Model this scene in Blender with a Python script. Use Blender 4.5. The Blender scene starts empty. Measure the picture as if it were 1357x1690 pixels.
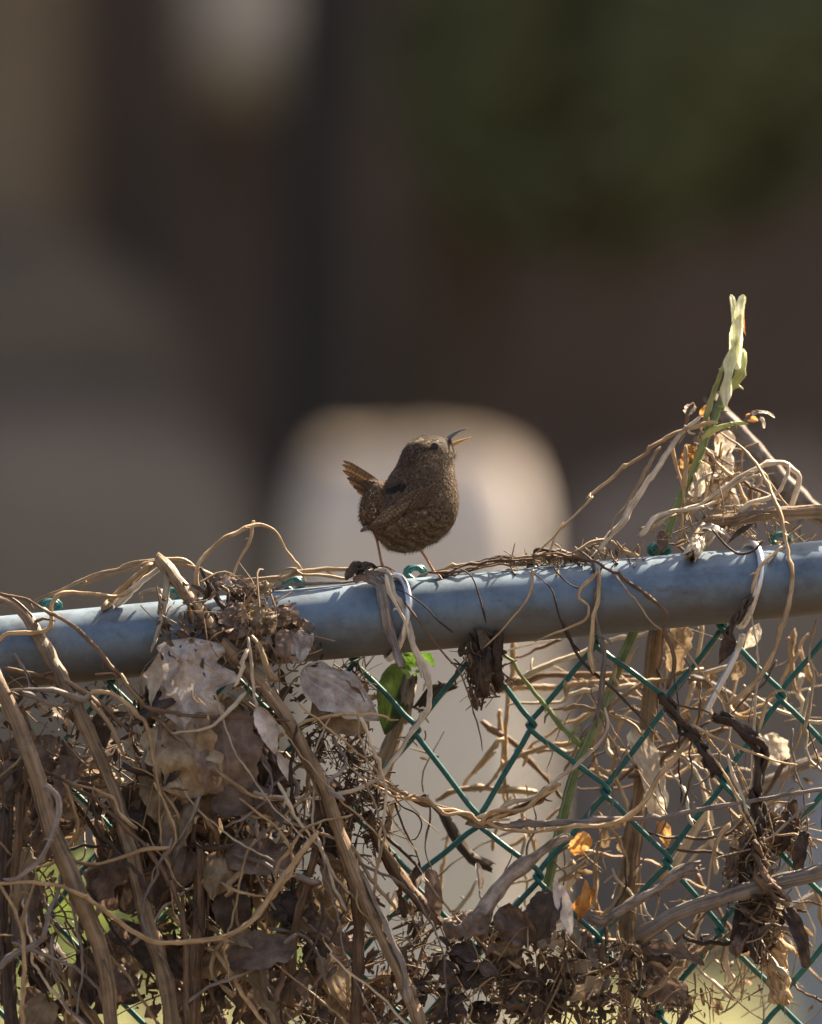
import bpy, bmesh, math, random
import numpy as np
from mathutils import Vector, noise as mnoise
from mathutils.bvhtree import BVHTree

# ------------------------------------------------------------ camera, world, sun
D = 5.0            # camera to fence plane (m)
S = 2800.0         # photo pixels per metre in the fence plane
ZC = 1.6           # camera height
scn = bpy.context.scene
COL = scn.collection
cam = bpy.data.cameras.new('camera'); camo = bpy.data.objects.new('camera', cam); COL.objects.link(camo)
camo.location = (0, 0, ZC); camo.rotation_euler = (math.pi/2, 0, 0)
cam.sensor_fit = 'HORIZONTAL'; cam.sensor_width = 24.0
cam.lens = 24.0*D/(1357.0/S)
cam.clip_start = 0.1; cam.clip_end = 800
cam.dof.use_dof = True; cam.dof.focus_distance = D - 0.012; cam.dof.aperture_fstop = 4.1
cam.dof.aperture_blades = 0
scn.camera = camo

SUN = Vector((0.50, 0.52, 0.86)).normalized()
world = bpy.data.worlds.new('World'); scn.world = world; world.use_nodes = True
wn = world.node_tree.nodes; wl = world.node_tree.links
sky = wn.new('ShaderNodeTexSky'); sky.sky_type = 'NISHITA'; sky.sun_disc = False
sky.sun_elevation = math.asin(SUN.z); sky.sun_rotation = math.atan2(SUN.x, SUN.y)
sky.air_density = 0.8; sky.dust_density = 4.0; sky.ozone_density = 0.6
wl.new(sky.outputs[0], wn['Background'].inputs[0]); wn['Background'].inputs[1].default_value = 0.088
sl = bpy.data.lights.new('sun', 'SUN'); sl.energy = 5.0; sl.angle = math.radians(0.53); sl.color = (1.0, 0.92, 0.80)
so = bpy.data.objects.new('sun', sl); COL.objects.link(so)
so.location = (3, 3, 8); so.rotation_euler = SUN.to_track_quat('Z', 'Y').to_euler()
scn.view_settings.view_transform = 'Standard'; scn.view_settings.look = 'None'
scn.view_settings.exposure = 1.7; scn.view_settings.gamma = 1.0
scn.view_settings.use_white_balance = True; scn.view_settings.white_balance_temperature = 7700; scn.view_settings.white_balance_tint = 12
scn.render.engine = 'CYCLES'

RNG = np.random.default_rng(11)
random.seed(5)

# ------------------------------------------------------------ helpers
def P(px, py, d=0.0):
    k = (D + d)/(D*S)
    return np.array([(px - 678.5)*k, D + d, ZC - (py - 845.0)*k])

CR = {'A2': (0, 820, 460), 'A3': (0, 1200, 460), 'A4': (420, 900, 460), 'A5': (420, 1240, 460),
      'A6': (860, 820, 497), 'A7': (860, 1200, 497), 'A8': (880, 470, 477), 'A1': (520, 670, 300),
      'B5': (200, 1040, 280), 'B6': (460, 1060, 280), 'B7': (180, 900, 360), 'B8': (1060, 640, 297),
      'C1': (0, 1000, 280), 'C2': (0, 1300, 280), 'C3': (260, 1300, 280), 'C4': (520, 1300, 280),
      'C5': (780, 1300, 300), 'C6': (1060, 1300, 297), 'C7': (780, 1020, 300), 'C8': (1060, 1020, 297), 'F': (0, 0, 1357)}
def q(c, x, y):
    a, b, w = CR[c]; return (a + x*w/1357.0, b + y*w/1357.0)

RSL = -0.0918                              # slope of the rail in the picture
RR = 0.0217                                # rail radius
def rail_y(px): return 1015.5 + RSL*(px - 678.5)

def mk(name, verts, faces, mat=None, parent=None, uv=None, smooth=True, vcol=None, origin=True, loc=None):
    verts = np.asarray(verts, float)
    if parent is not None:
        o0 = np.array(parent.matrix_world.translation) if parent.get('_o') is None else np.array(parent['_o'])
        c = o0
    else:
        c = np.array(loc) if loc is not None else (verts.mean(0) if origin else np.zeros(3))
    me = bpy.data.meshes.new(name)
    me.from_pydata((verts - c).tolist(), [], [tuple(int(i) for i in f) for f in faces])
    if uv is not None:
        l = me.uv_layers.new(name='UVMap')
        vi = np.empty(len(me.loops), int); me.loops.foreach_get('vertex_index', vi)
        l.data.foreach_set('uv', np.asarray(uv, float)[vi].ravel())
    if vcol is not None:
        a = me.color_attributes.new('tint', 'FLOAT_COLOR', 'POINT')
        vc = np.ones((len(verts), 4)); vc[:, :3] = vcol
        a.data.foreach_set('color', vc.ravel())
    if smooth:
        me.polygons.foreach_set('use_smooth', [True]*len(me.polygons))
    if mat: me.materials.append(mat)
    ob = bpy.data.objects.new(name, me); COL.objects.link(ob)
    if parent is not None: ob.parent = parent
    else: ob.location = c
    if parent is not None: ob['_o'] = [float(v) for v in c]
    else: ob['_o'] = [float(v) for v in c]
    return ob

def empty(name, loc):
    o = bpy.data.objects.new(name, None); COL.objects.link(o); o.location = loc
    o.empty_display_size = 0.01; o['_o'] = [float(v) for v in loc]
    return o
def tag(o, label, cat, group=None, kind=None):
    if label: o['label'] = label
    if cat: o['category'] = cat
    if group: o['group'] = group
    if kind: o['kind'] = kind
    return o

def spline(pts, step):
    """Catmull-Rom through pts (n,k), resampled about every `step` in the first three columns"""
    p = np.asarray(pts, float)
    if len(p) == 2: p = np.array([p[0], (p[0]+p[1])/2, p[1]])
    p = np.vstack([2*p[0]-p[1], p, 2*p[-1]-p[-2]])
    out = []
    for i in range(1, len(p)-2):
        a, b, c, d_ = p[i-1], p[i], p[i+1], p[i+2]
        n = max(2, int(np.linalg.norm((c-b)[:3])/step))
        t = np.linspace(0, 1, n, endpoint=False)[:, None]
        out.append(0.5*((2*b) + (-a+c)*t + (2*a-5*b+4*c-d_)*t**2 + (-a+3*b-3*c+d_)*t**3))
    out.append(p[-2][None])
    return np.vstack(out)

def tube(pts, rad, sides=6, flat=1.0, roll=0.0, twist=0.0, ridge=0.0, caps=True, base=0, rag=0.0, seed=0):
    pts = np.asarray(pts); n = len(pts)
    rad = np.broadcast_to(np.asarray(rad, float), (n,))
    T = np.gradient(pts, axis=0); T /= np.linalg.norm(T, axis=1)[:, None] + 1e-12
    ref = np.array([0, 1.0, 0])
    if abs(T[0] @ ref) > 0.9: ref = np.array([1.0, 0, 0])
    N = np.zeros_like(T); nn = ref - T[0]*(ref @ T[0]); N[0] = nn/np.linalg.norm(nn)
    for i in range(1, n):
        v = N[i-1] - T[i]*(N[i-1] @ T[i]); N[i] = v/(np.linalg.norm(v)+1e-12)
    B = np.cross(T, N)
    L = np.concatenate([[0], np.cumsum(np.linalg.norm(np.diff(pts, axis=0), axis=1))])
    a = np.linspace(0, 2*math.pi, sides, endpoint=False)
    aa = a[None, :] + roll + twist*L[:, None]
    rm = np.ones(sides)
    if ridge: rm = 1 + ridge*np.where(np.arange(sides) % 2 == 0, 1, -1)
    R = rad[:, None]*rm[None, :]
    if rag:
        gg = np.random.default_rng(seed + 5000); jt = gg.normal(0, 1, (n, sides))
        ker = np.array([.1, .25, .3, .25, .1]); jt = np.apply_along_axis(lambda c_: np.convolve(np.pad(c_, 2, mode='edge'), ker, 'valid'), 0, jt)
        R = R*(1 + rag*2.0*jt + rag*gg.normal(0, .8, (1, sides)))
    # constant cross-section angle a, frame rotated by aa-a
    off = roll + twist*L
    co, si = np.cos(off)[:, None], np.sin(off)[:, None]
    N2 = N*co + B*si; B2 = -N*si + B*co
    V = pts[:, None, :] + R[..., None]*(np.cos(a)[None, :, None]*flat*N2[:, None, :] + np.sin(a)[None, :, None]*B2[:, None, :])
    if rag:
        V[0] -= T[0]*(gg.random(sides)*rad[0]*2.2)[:, None]; V[-1] += T[-1]*(gg.random(sides)*rad[-1]*2.2)[:, None]
    V = V.reshape(-1, 3)
    i = np.arange(n-1)[:, None]*sides; j = np.arange(sides)[None, :]; j2 = (j+1) % sides
    F = np.stack([i+j, i+j2, i+sides+j2, i+sides+j], -1).reshape(-1, 4) + base
    uv = np.stack([np.repeat(L, sides), np.tile(a/(2*math.pi), n)], -1)
    F = [tuple(f) for f in F]
    if caps:
        F.append(tuple(range(base+sides-1, base-1, -1))); F.append(tuple(base+(n-1)*sides+k for k in range(sides)))
    return V, F, uv

class MB:
    def __init__(s): s.v = []; s.f = []; s.uv = []; s.vc = []; s.n = 0
    def add(s, V, F, uv=None, vc=None):
        s.v.append(np.asarray(V)); s.f += [tuple(i + s.n for i in f) for f in F]
        s.uv.append(np.zeros((len(V), 2)) if uv is None else np.asarray(uv))
        s.vc.append(np.ones((len(V), 3)) if vc is None else np.broadcast_to(np.asarray(vc), (len(V), 3)))
        s.n += len(V)
    def tube(s, pts, rad, **k):
        vc = k.pop('vc', None)
        V, F, uv = tube(pts, rad, **k); s.add(V, F, uv, vc)
    def build(s, name, mat, parent=None, smooth=True, loc=None, vcol=False):
        return mk(name, np.vstack(s.v), s.f, mat, parent, np.vstack(s.uv), smooth, np.vstack(s.vc) if vcol else None, loc=loc)

def lathe(c, prof, seg=24):
    V = []; F = []
    for r, z in prof:
        for k in range(seg):
            a = 2*math.pi*k/seg; V.append((c[0]+r*math.cos(a), c[1]+r*math.sin(a), c[2]+z))
    for i in range(len(prof)-1):
        for k in range(seg):
            k2 = (k+1) % seg; F.append((i*seg+k, i*seg+k2, (i+1)*seg+k2, (i+1)*seg+k))
    return np.array(V), F

# ------------------------------------------------------------ materials
class NT:
    def __init__(s, name):
        s.m = bpy.data.materials.new(name); s.m.use_nodes = True
        s.t = s.m.node_tree; s.n = s.t.nodes; s.l = s.t.links; s.b = s.n['Principled BSDF']; s.out = s.n['Material Output']
    def node(s, ty, **k):
        x = s.n.new(ty)
        for a, v in k.items():
            if a.startswith('i_'): x.inputs[a[2:].replace('_', ' ')].default_value = v
            else: setattr(x, a, v)
        return x
    def link(s, a, b): s.l.new(a, b)
    def ramp(s, fac, stops):
        r = s.node('ShaderNodeValToRGB'); e = r.color_ramp.elements
        while len(e) < len(stops): e.new(0.5)
        for x, (p, c) in zip(e, stops): x.position = p; x.color = (*c, 1)
        s.link(fac, r.inputs[0]); return r.outputs[0]
    def mix(s, a, b, f, mode='MIX'):
        x = s.node('ShaderNodeMix', data_type='RGBA', blend_type=mode)
        for sock, v in ((x.inputs[0], f), (x.inputs[6], a), (x.inputs[7], b)):
            if hasattr(v, 'type') and hasattr(v, 'is_linked'): s.link(v, sock)
            elif isinstance(v, tuple): sock.default_value = (*v, 1)
            else: sock.default_value = v
        return x.outputs[2]
    def bump(s, h, strength, dist):
        b = s.node('ShaderNodeBump'); b.inputs['Strength'].default_value = strength; b.inputs['Distance'].default_value = dist
        s.link(h, b.inputs['Height']); s.link(b.outputs[0], s.b.inputs['Normal']); return b
    def noise(s, vec, scale, detail=4, rough=0.6):
        x = s.node('ShaderNodeTexNoise'); x.inputs['Scale'].default_value = scale; x.inputs['Detail'].default_value = detail
        x.inputs['Roughness'].default_value = rough
        if vec is not None: s.link(vec, x.inputs['Vector'])
        return x.outputs['Fac']
    def coord(s, which='Object'):
        return s.node('ShaderNodeTexCoord').outputs[which]
    def scaled(s, vec, sc):
        x = s.node('ShaderNodeMapping'); x.inputs['Scale'].default_value = sc; s.link(vec, x.inputs['Vector']); return x.outputs[0]
    def rand(s, island=False):
        if island: return s.node('ShaderNodeNewGeometry').outputs['Random Per Island']
        return s.node('ShaderNodeObjectInfo').outputs['Random']
    def translucent(s, col, f):
        t = s.node('ShaderNodeBsdfTranslucent'); s.link(col, t.inputs[0])
        m = s.node('ShaderNodeMixShader'); m.inputs[0].default_value = f
        s.link(s.b.outputs[0], m.inputs[1]); s.link(t.outputs[0], m.inputs[2]); s.link(m.outputs[0], s.out.inputs[0])

def stem_mat(name, dark, mid, light, rough=0.6, bump=0.5, fs=(60, 14, 1), transl=0.0, island=False, spec=0.35):
    n = NT(name); uv = n.coord('UV')
    r = n.rand(island)
    vm = n.node('ShaderNodeCombineXYZ'); n.link(r, vm.inputs[2])
    ad = n.node('ShaderNodeVectorMath', operation='MULTIPLY_ADD'); ad.inputs[1].default_value = fs
    n.link(uv, ad.inputs[0])
    sc = n.node('ShaderNodeVectorMath', operation='SCALE'); sc.inputs['Scale'].default_value = 40.0
    n.link(vm.outputs[0], sc.inputs[0]); n.link(sc.outputs[0], ad.inputs[2])
    fib = n.noise(ad.outputs[0], 1.0, 5, 0.65)
    ob = n.coord('Object')
    blot = n.noise(ob, 70, 4, 0.6)
    c1 = n.ramp(fib, [(0.36, dark), (0.5, mid), (0.63, light)])
    c2 = n.ramp(blot, [(0.40, tuple(v*.6 for v in dark)), (0.56, mid)])
    c = n.mix(c1, c2, 0.45)
    br = n.node('ShaderNodeMapRange'); br.inputs[3].default_value = 0.72; br.inputs[4].default_value = 1.25; n.link(r, br.inputs[0])
    hv = n.node('ShaderNodeHueSaturation'); n.link(br.outputs[0], hv.inputs['Value']); n.link(c, hv.inputs['Color'])
    c = hv.outputs[0]
    n.link(c, n.b.inputs['Base Color']); n.b.inputs['Roughness'].default_value = rough
    n.b.inputs['Specular IOR Level'].default_value = spec
    n.bump(fib, min(1, bump*1.6), 0.0009)
    if transl: n.translucent(c, transl)
    return n.m

M = {}
M['straw'] = stem_mat('straw_stem', (0.21, 0.115, 0.048), (0.45, 0.295, 0.15), (0.66, 0.50, 0.31), 0.5, 0.4, spec=0.5)
M['pale'] = stem_mat('pale_stem', (0.34, 0.25, 0.16), (0.56, 0.45, 0.32), (0.72, 0.64, 0.52), 0.5, 0.4, spec=0.5)
M['brown'] = stem_mat('brown_stem', (0.075, 0.04, 0.022), (0.19, 0.11, 0.06), (0.32, 0.21, 0.13), 0.6, 0.6)
M['grey'] = stem_mat('grey_stem', (0.12, 0.09, 0.075), (0.27, 0.22, 0.185), (0.44, 0.38, 0.34), 0.6, 0.6)
M['dark'] = stem_mat('dark_stem', (0.025, 0.016, 0.012), (0.07, 0.045, 0.032), (0.15, 0.10, 0.075), 0.7, 0.8)
M['cane'] = stem_mat('tan_cane', (0.16, 0.10, 0.055), (0.33, 0.22, 0.13), (0.48, 0.36, 0.24), 0.55, 0.8, fs=(25, 22, 1))
M['bark'] = stem_mat('twig_bark', (0.09, 0.065, 0.05), (0.27, 0.21, 0.165), (0.42, 0.36, 0.31), 0.7, 1.0, fs=(120, 6, 1))
M['reed'] = stem_mat('silver_reed', (0.13, 0.085, 0.055), (0.30, 0.235, 0.185), (0.50, 0.46, 0.43), 0.38, 0.9, fs=(6, 26, 1), spec=0.6)
M['green'] = stem_mat('green_stem', (0.12, 0.19, 0.055), (0.25, 0.33, 0.13), (0.52, 0.58, 0.36), 0.42, 0.3, fs=(5, 18, 1), transl=0.15)
M['lime'] = stem_mat('lime_shoot', (0.32, 0.34, 0.10), (0.50, 0.52, 0.22), (0.74, 0.74, 0.50), 0.45, 0.3, fs=(5, 14, 1), transl=0.3)
M['bits'] = stem_mat('straw_bits', (0.10, 0.06, 0.035), (0.30, 0.20, 0.11), (0.50, 0.37, 0.22), 0.6, 0.3, island=True)
M['bits_dark'] = stem_mat('dark_bits', (0.035, 0.022, 0.015), (0.11, 0.072, 0.046), (0.22, 0.15, 0.10), 0.65, 0.4, island=True)

def leaf_mat(name, cols, transl=0.3, rough=0.55, island=False, spec=0.35, scale=90):
    n = NT(name); ob = n.coord('Object'); uv = n.coord('UV'); r = n.rand(island)
    a = n.node('ShaderNodeVectorMath', operation='ADD'); n.link(ob, a.inputs[0])
    cx = n.node('ShaderNodeCombineXYZ'); n.link(r, cx.inputs[0]); n.link(cx.outputs[0], a.inputs[1])
    nz = n.noise(a.outputs[0], scale, 6, 0.62)
    c = n.ramp(nz, [(0.30, cols[0]), (0.5, cols[1]), (0.70, cols[2])])
    # side veins from the uv (u along, v across): chevrons off the midrib
    sp = n.node('ShaderNodeSeparateXYZ'); n.link(uv, sp.inputs[0])
    ab = n.node('ShaderNodeMath', operation='ABSOLUTE'); n.link(sp.outputs[1], ab.inputs[0])
    m1 = n.node('ShaderNodeMath', operation='MULTIPLY_ADD'); n.link(ab.outputs[0], m1.inputs[0]); m1.inputs[1].default_value = -4.0; 
    m0 = n.node('ShaderNodeMath', operation='MULTIPLY'); n.link(sp.outputs[0], m0.inputs[0]); m0.inputs[1].default_value = 9.0
    n.link(m0.outputs[0], m1.inputs[2])
    nw = n.noise(uv, 5, 2); m3 = n.node('ShaderNodeMath', operation='ADD'); n.link(m1.outputs[0], m3.inputs[0]); n.link(nw, m3.inputs[1])
    fr = n.node('ShaderNodeMath', operation='PINGPONG'); n.link(m3.outputs[0], fr.inputs[0]); fr.inputs[1].default_value = 0.5
    vein = n.node('ShaderNodeMapRange'); vein.inputs[1].default_value = 0.0; vein.inputs[2].default_value = 0.09
    vein.inputs[3].default_value = 1.0; vein.inputs[4].default_value = 0.0; n.link(fr.outputs[0], vein.inputs[0])
    mr = n.node('ShaderNodeMapRange'); mr.inputs[1].default_value = 0.0; mr.inputs[2].default_value = 0.07
    mr.inputs[3].default_value = 1.0; mr.inputs[4].default_value = 0.0; n.link(ab.outputs[0], mr.inputs[0])
    vm = n.node('ShaderNodeMath', operation='MAXIMUM'); n.link(vein.outputs[0], vm.inputs[0]); n.link(mr.outputs[0], vm.inputs[1])
    vs = n.node('ShaderNodeMath', operation='MULTIPLY'); n.link(vm.outputs[0], vs.inputs[0]); vs.inputs[1].default_value = 0.4
    c = n.mix(c, cols[2], vs.outputs[0])
    br = n.node('ShaderNodeMapRange'); br.inputs[3].default_value = 0.7; br.inputs[4].default_value = 1.3; n.link(r, br.inputs[0])
    hv = n.node('ShaderNodeHueSaturation'); n.link(br.outputs[0], hv.inputs['Value']); n.link(c, hv.inputs['Color'])
    c = hv.outputs[0]
    n.link(c, n.b.inputs['Base Color']); n.b.inputs['Roughness'].default_value = rough; n.b.inputs['Specular IOR Level'].default_value = spec
    h = n.node('ShaderNodeMath', operation='MULTIPLY_ADD'); n.link(vm.outputs[0], h.inputs[0]); h.inputs[1].default_value = 0.8; n.link(nz, h.inputs[2])
    n.bump(h.outputs[0], 0.55, 0.0009)
    if transl: n.translucent(c, transl)
    return n.m
M['leaf_pale'] = leaf_mat('pale_dead_leaf', [(0.20, 0.12, 0.085), (0.42, 0.345, 0.29), (0.64, 0.585, 0.54)], 0.15, 0.40, spec=0.7)
M['leaf_brown'] = leaf_mat('brown_dead_leaf', [(0.075, 0.045, 0.03), (0.17, 0.115, 0.085), (0.30, 0.22, 0.17)], 0.2)
M['leaf_tan'] = leaf_mat('tan_dead_leaf', [(0.16, 0.10, 0.055), (0.30, 0.21, 0.125), (0.46, 0.36, 0.24)], 0.28)
M['leaf_dark'] = leaf_mat('dark_dead_leaf', [(0.022, 0.014, 0.010), (0.062, 0.041, 0.030), (0.14, 0.10, 0.078)], 0.08, 0.65)
M['leaf_orange'] = leaf_mat('orange_dead_leaf', [(0.28, 0.10, 0.025), (0.52, 0.24, 0.07), (0.68, 0.42, 0.18)], 0.5)
M['leaf_green'] = leaf_mat('green_leaf', [(0.035, 0.085, 0.012), (0.07, 0.15, 0.02), (0.15, 0.25, 0.05)], 0.55, 0.4)
M['leaf_white'] = leaf_mat('bleached_leaf', [(0.42, 0.32, 0.22), (0.66, 0.58, 0.47), (0.80, 0.76, 0.68)], 0.35, 0.5)
M['leaf_deep'] = leaf_mat('deep_green_leaf', [(0.025, 0.045, 0.010), (0.05, 0.085, 0.018), (0.11, 0.15, 0.04)], 0.28, 0.45)
M['leaf_lime'] = leaf_mat('lime_white_leaf', [(0.42, 0.45, 0.20), (0.66, 0.68, 0.46), (0.82, 0.82, 0.70)], 0.4, 0.45)
M['litter'] = leaf_mat('leaf_litter', [(0.035, 0.022, 0.015), (0.105, 0.07, 0.048), (0.22, 0.155, 0.11)], 0.15, 0.6, island=True)
M['litter_tan'] = leaf_mat('tan_litter', [(0.10, 0.06, 0.035), (0.27, 0.18, 0.10), (0.48, 0.37, 0.24)], 0.3, 0.55, island=True)

def galvanised():
    n = NT('galvanised_steel'); ob = n.coord('Object')
    st = n.noise(n.scaled(ob, (4, 60, 60)), 1.0, 5, 0.65)
    sp = n.noise(ob, 900, 3, 0.7); bl = n.noise(ob, 45, 6, 0.68)
    c = n.ramp(bl, [(0.30, (0.10, 0.13, 0.155)), (0.52, (0.175, 0.235, 0.29)), (0.75, (0.235, 0.30, 0.36))])
    dirt = n.ramp(sp, [(0.60, (0, 0, 0)), (0.70, (1, 1, 1))])
    c = n.mix(c, (0.20, 0.17, 0.14), n.node('ShaderNodeMath', operation='MULTIPLY').outputs[0]) if False else c
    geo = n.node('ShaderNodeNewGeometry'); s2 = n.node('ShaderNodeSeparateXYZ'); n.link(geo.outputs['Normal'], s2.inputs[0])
    # brown underside of the pipe: shade and ground reflection painted into the colour
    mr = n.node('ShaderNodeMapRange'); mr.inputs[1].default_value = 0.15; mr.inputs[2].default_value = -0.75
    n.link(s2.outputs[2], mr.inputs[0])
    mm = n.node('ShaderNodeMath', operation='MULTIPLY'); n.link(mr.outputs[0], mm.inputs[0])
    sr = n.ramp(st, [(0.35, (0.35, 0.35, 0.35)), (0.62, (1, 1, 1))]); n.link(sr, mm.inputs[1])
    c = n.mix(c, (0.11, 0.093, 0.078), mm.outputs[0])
    md = n.node('ShaderNodeMath', operation='MULTIPLY'); n.link(dirt, md.inputs[0]); md.inputs[1].default_value = 0.35
    c = n.mix(c, (0.13, 0.10, 0.075), md.outputs[0])
    dz = n.noise(n.scaled(ob, (20, 60, 60)), 1.0, 7, 0.75); dk = n.ramp(dz, [(0.56, (0, 0, 0)), (0.66, (1, 1, 1))])
    dm = n.node('ShaderNodeMath', operation='MULTIPLY'); n.link(dk, dm.inputs[0]); dm.inputs[1].default_value = 0.45
    c = n.mix(c, (0.12, 0.09, 0.065), dm.outputs[0])
    n.link(c, n.b.inputs['Base Color'])
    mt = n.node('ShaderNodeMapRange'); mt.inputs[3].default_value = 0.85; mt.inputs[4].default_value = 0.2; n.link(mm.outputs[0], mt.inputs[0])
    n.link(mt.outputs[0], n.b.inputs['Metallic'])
    rr = n.node('ShaderNodeMapRange'); rr.inputs[3].default_value = 0.48; rr.inputs[4].default_value = 0.72; n.link(bl, rr.inputs[0])
    n.link(rr.outputs[0], n.b.inputs['Roughness'])
    n.bump(bl, 0.15, 0.0006)
    return n.m
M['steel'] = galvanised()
def simple(name, col, rough=0.5, metal=0.0, noise=0.25, scale=200, bump=0.2, spec=0.5, bd=0.0003):
    n = NT(name); ob = n.coord('Object'); z = n.noise(ob, scale, 5)
    lo = tuple(v*(1-noise) for v in col); hi = tuple(min(1, v*(1+noise)) for v in col)
    c = n.ramp(z, [(0.3, lo), (0.7, hi)])
    n.link(c, n.b.inputs['Base Color']); n.b.inputs['Roughness'].default_value = rough; n.b.inputs['Metallic'].default_value = metal
    n.b.inputs['Specular IOR Level'].default_value = spec
    if bump: n.bump(z, bump, bd)
    return n.m
M['wire'] = simple('green_vinyl_wire', (0.004, 0.105, 0.094), 0.42, 0, 0.35, 260, 0.25)
M['tie'] = simple('aluminium_tie', (0.72, 0.73, 0.75), 0.36, 0.9, 0.12, 300, 0.2)

# ------------------------------------------------------------ ground, bank and wood behind the fence
def ground_mat():
    n = NT('meadow_ground'); g = n.node('ShaderNodeNewGeometry').outputs['Position']
    a = n.noise(g, 1.3, 6, 0.65); b = n.noise(g, 14, 5, 0.7)
    c1 = n.ramp(a, [(0.38, (0.10, 0.115, 0.035)), (0.55, (0.17, 0.17, 0.06)), (0.68, (0.19, 0.145, 0.085))])
    c = n.mix(c1, n.ramp(b, [(0.3, (0.05, 0.055, 0.02)), (0.7, (0.25, 0.24, 0.10))]), 0.45)
    sy = n.node('ShaderNodeSeparateXYZ'); n.link(g, sy.inputs[0])
    my = n.node('ShaderNodeMapRange'); my.inputs[1].default_value = 21.0; my.inputs[2].default_value = 24.0; n.link(sy.outputs[1], my.inputs[0])
    br = n.ramp(b, [(0.3, (0.045, 0.034, 0.026)), (0.7, (0.13, 0.098, 0.07))]); c = n.mix(br, c, my.outputs[0])
    n.link(c, n.b.inputs['Base Color']); n.b.inputs['Roughness'].default_value = 0.9; n.bump(b, 0.8, 0.05)
    return n.m
def grid(x0, x1, y0, y1, nx, ny, zf):
    X, Y = np.meshgrid(np.linspace(x0, x1, nx), np.linspace(y0, y1, ny))
    Z = np.array([[zf(x, y) for x, y in zip(r1, r2)] for r1, r2 in zip(X, Y)])
    V = np.stack([X, Y, Z], -1).reshape(-1, 3)
    i = np.arange(ny-1)[:, None]*nx; j = np.arange(nx-1)[None, :]
    F = np.stack([i+j, i+j+1, i+j+1+nx, i+j+nx], -1).reshape(-1, 4)
    return V, F
V, F = grid(-220, 220, -200, 240, 45, 45, lambda x, y: 0.0)
tag(mk('ground', V, F, ground_mat(), origin=False), None, None, kind='structure')

def bank_mat():
    n = NT('leaf_litter_bank'); g = n.node('ShaderNodeNewGeometry').outputs['Position']
    a = n.noise(g, 0.8, 5, 0.6); b = n.noise(g, 9, 5, 0.7)
    c = n.mix(n.ramp(a, [(0.35, (0.11, 0.072, 0.052)), (0.65, (0.22, 0.145, 0.105))]),
              n.ramp(b, [(0.3, (0.07, 0.047, 0.036)), (0.7, (0.24, 0.165, 0.125))]), 0.4)
    n.link(c, n.b.inputs['Base Color']); n.b.inputs['Roughness'].default_value = 0.95; n.bump(b, 0.8, 0.05)
    return n.m
def bankz(x, t): return 0
NX, NT_ = 90, 60
V = []; 
for j in range(NT_):
    t = j/(NT_-1)
    for i in range(NX):
        x = -60 + 120*i/(NX-1)
        s = t*20.0  # unseen upper bank added to block sun from the trunks and boulders
        y = 33.2 + 0.30*s + 0.5*mnoise.noise((x*0.25, s*0.3, 1.0)) + (40*max(0, (t-0.9)/0.1)**1.5)
        z = -0.25 + s*0.95 + 0.35*mnoise.noise((x*0.4, s*0.5, 7.0))*min(1, t*6)
        V.append((x, y, z))
F = [(j*NX+i, j*NX+i+1, (j+1)*NX+i+1, (j+1)*NX+i) for j in range(NT_-1) for i in range(NX-1)]
tag(mk('hill', np.array(V), F, bank_mat(), origin=False), None, None, kind='structure')

def barkm(name, lo, hi):
    n = NT(name); ob = n.coord('Object')
    a = n.noise(n.scaled(ob, (9, 9, 1.6)), 1.6, 6, 0.7); b = n.noise(ob, 1.2, 3)
    c = n.mix(n.ramp(a, [(0.35, lo), (0.68, hi)]), n.ramp(b, [(0.35, lo), (0.7, hi)]), 0.35)
    n.link(c, n.b.inputs['Base Color']); n.b.inputs['Roughness'].default_value = 0.9; n.bump(a, 1.0, 0.03)
    return n.m
M['tree_black'] = barkm('dark_bark', (0.014, 0.011, 0.010), (0.034, 0.028, 0.026))
M['tree_brown'] = barkm('brown_bark', (0.08, 0.052, 0.033), (0.17, 0.113, 0.072))
M['tree_grey'] = barkm('grey_bark', (0.075, 0.055, 0.044), (0.15, 0.115, 0.094))
M['tree_tan'] = barkm('tan_bark', (0.16, 0.115, 0.075), (0.34, 0.25, 0.165))

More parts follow.
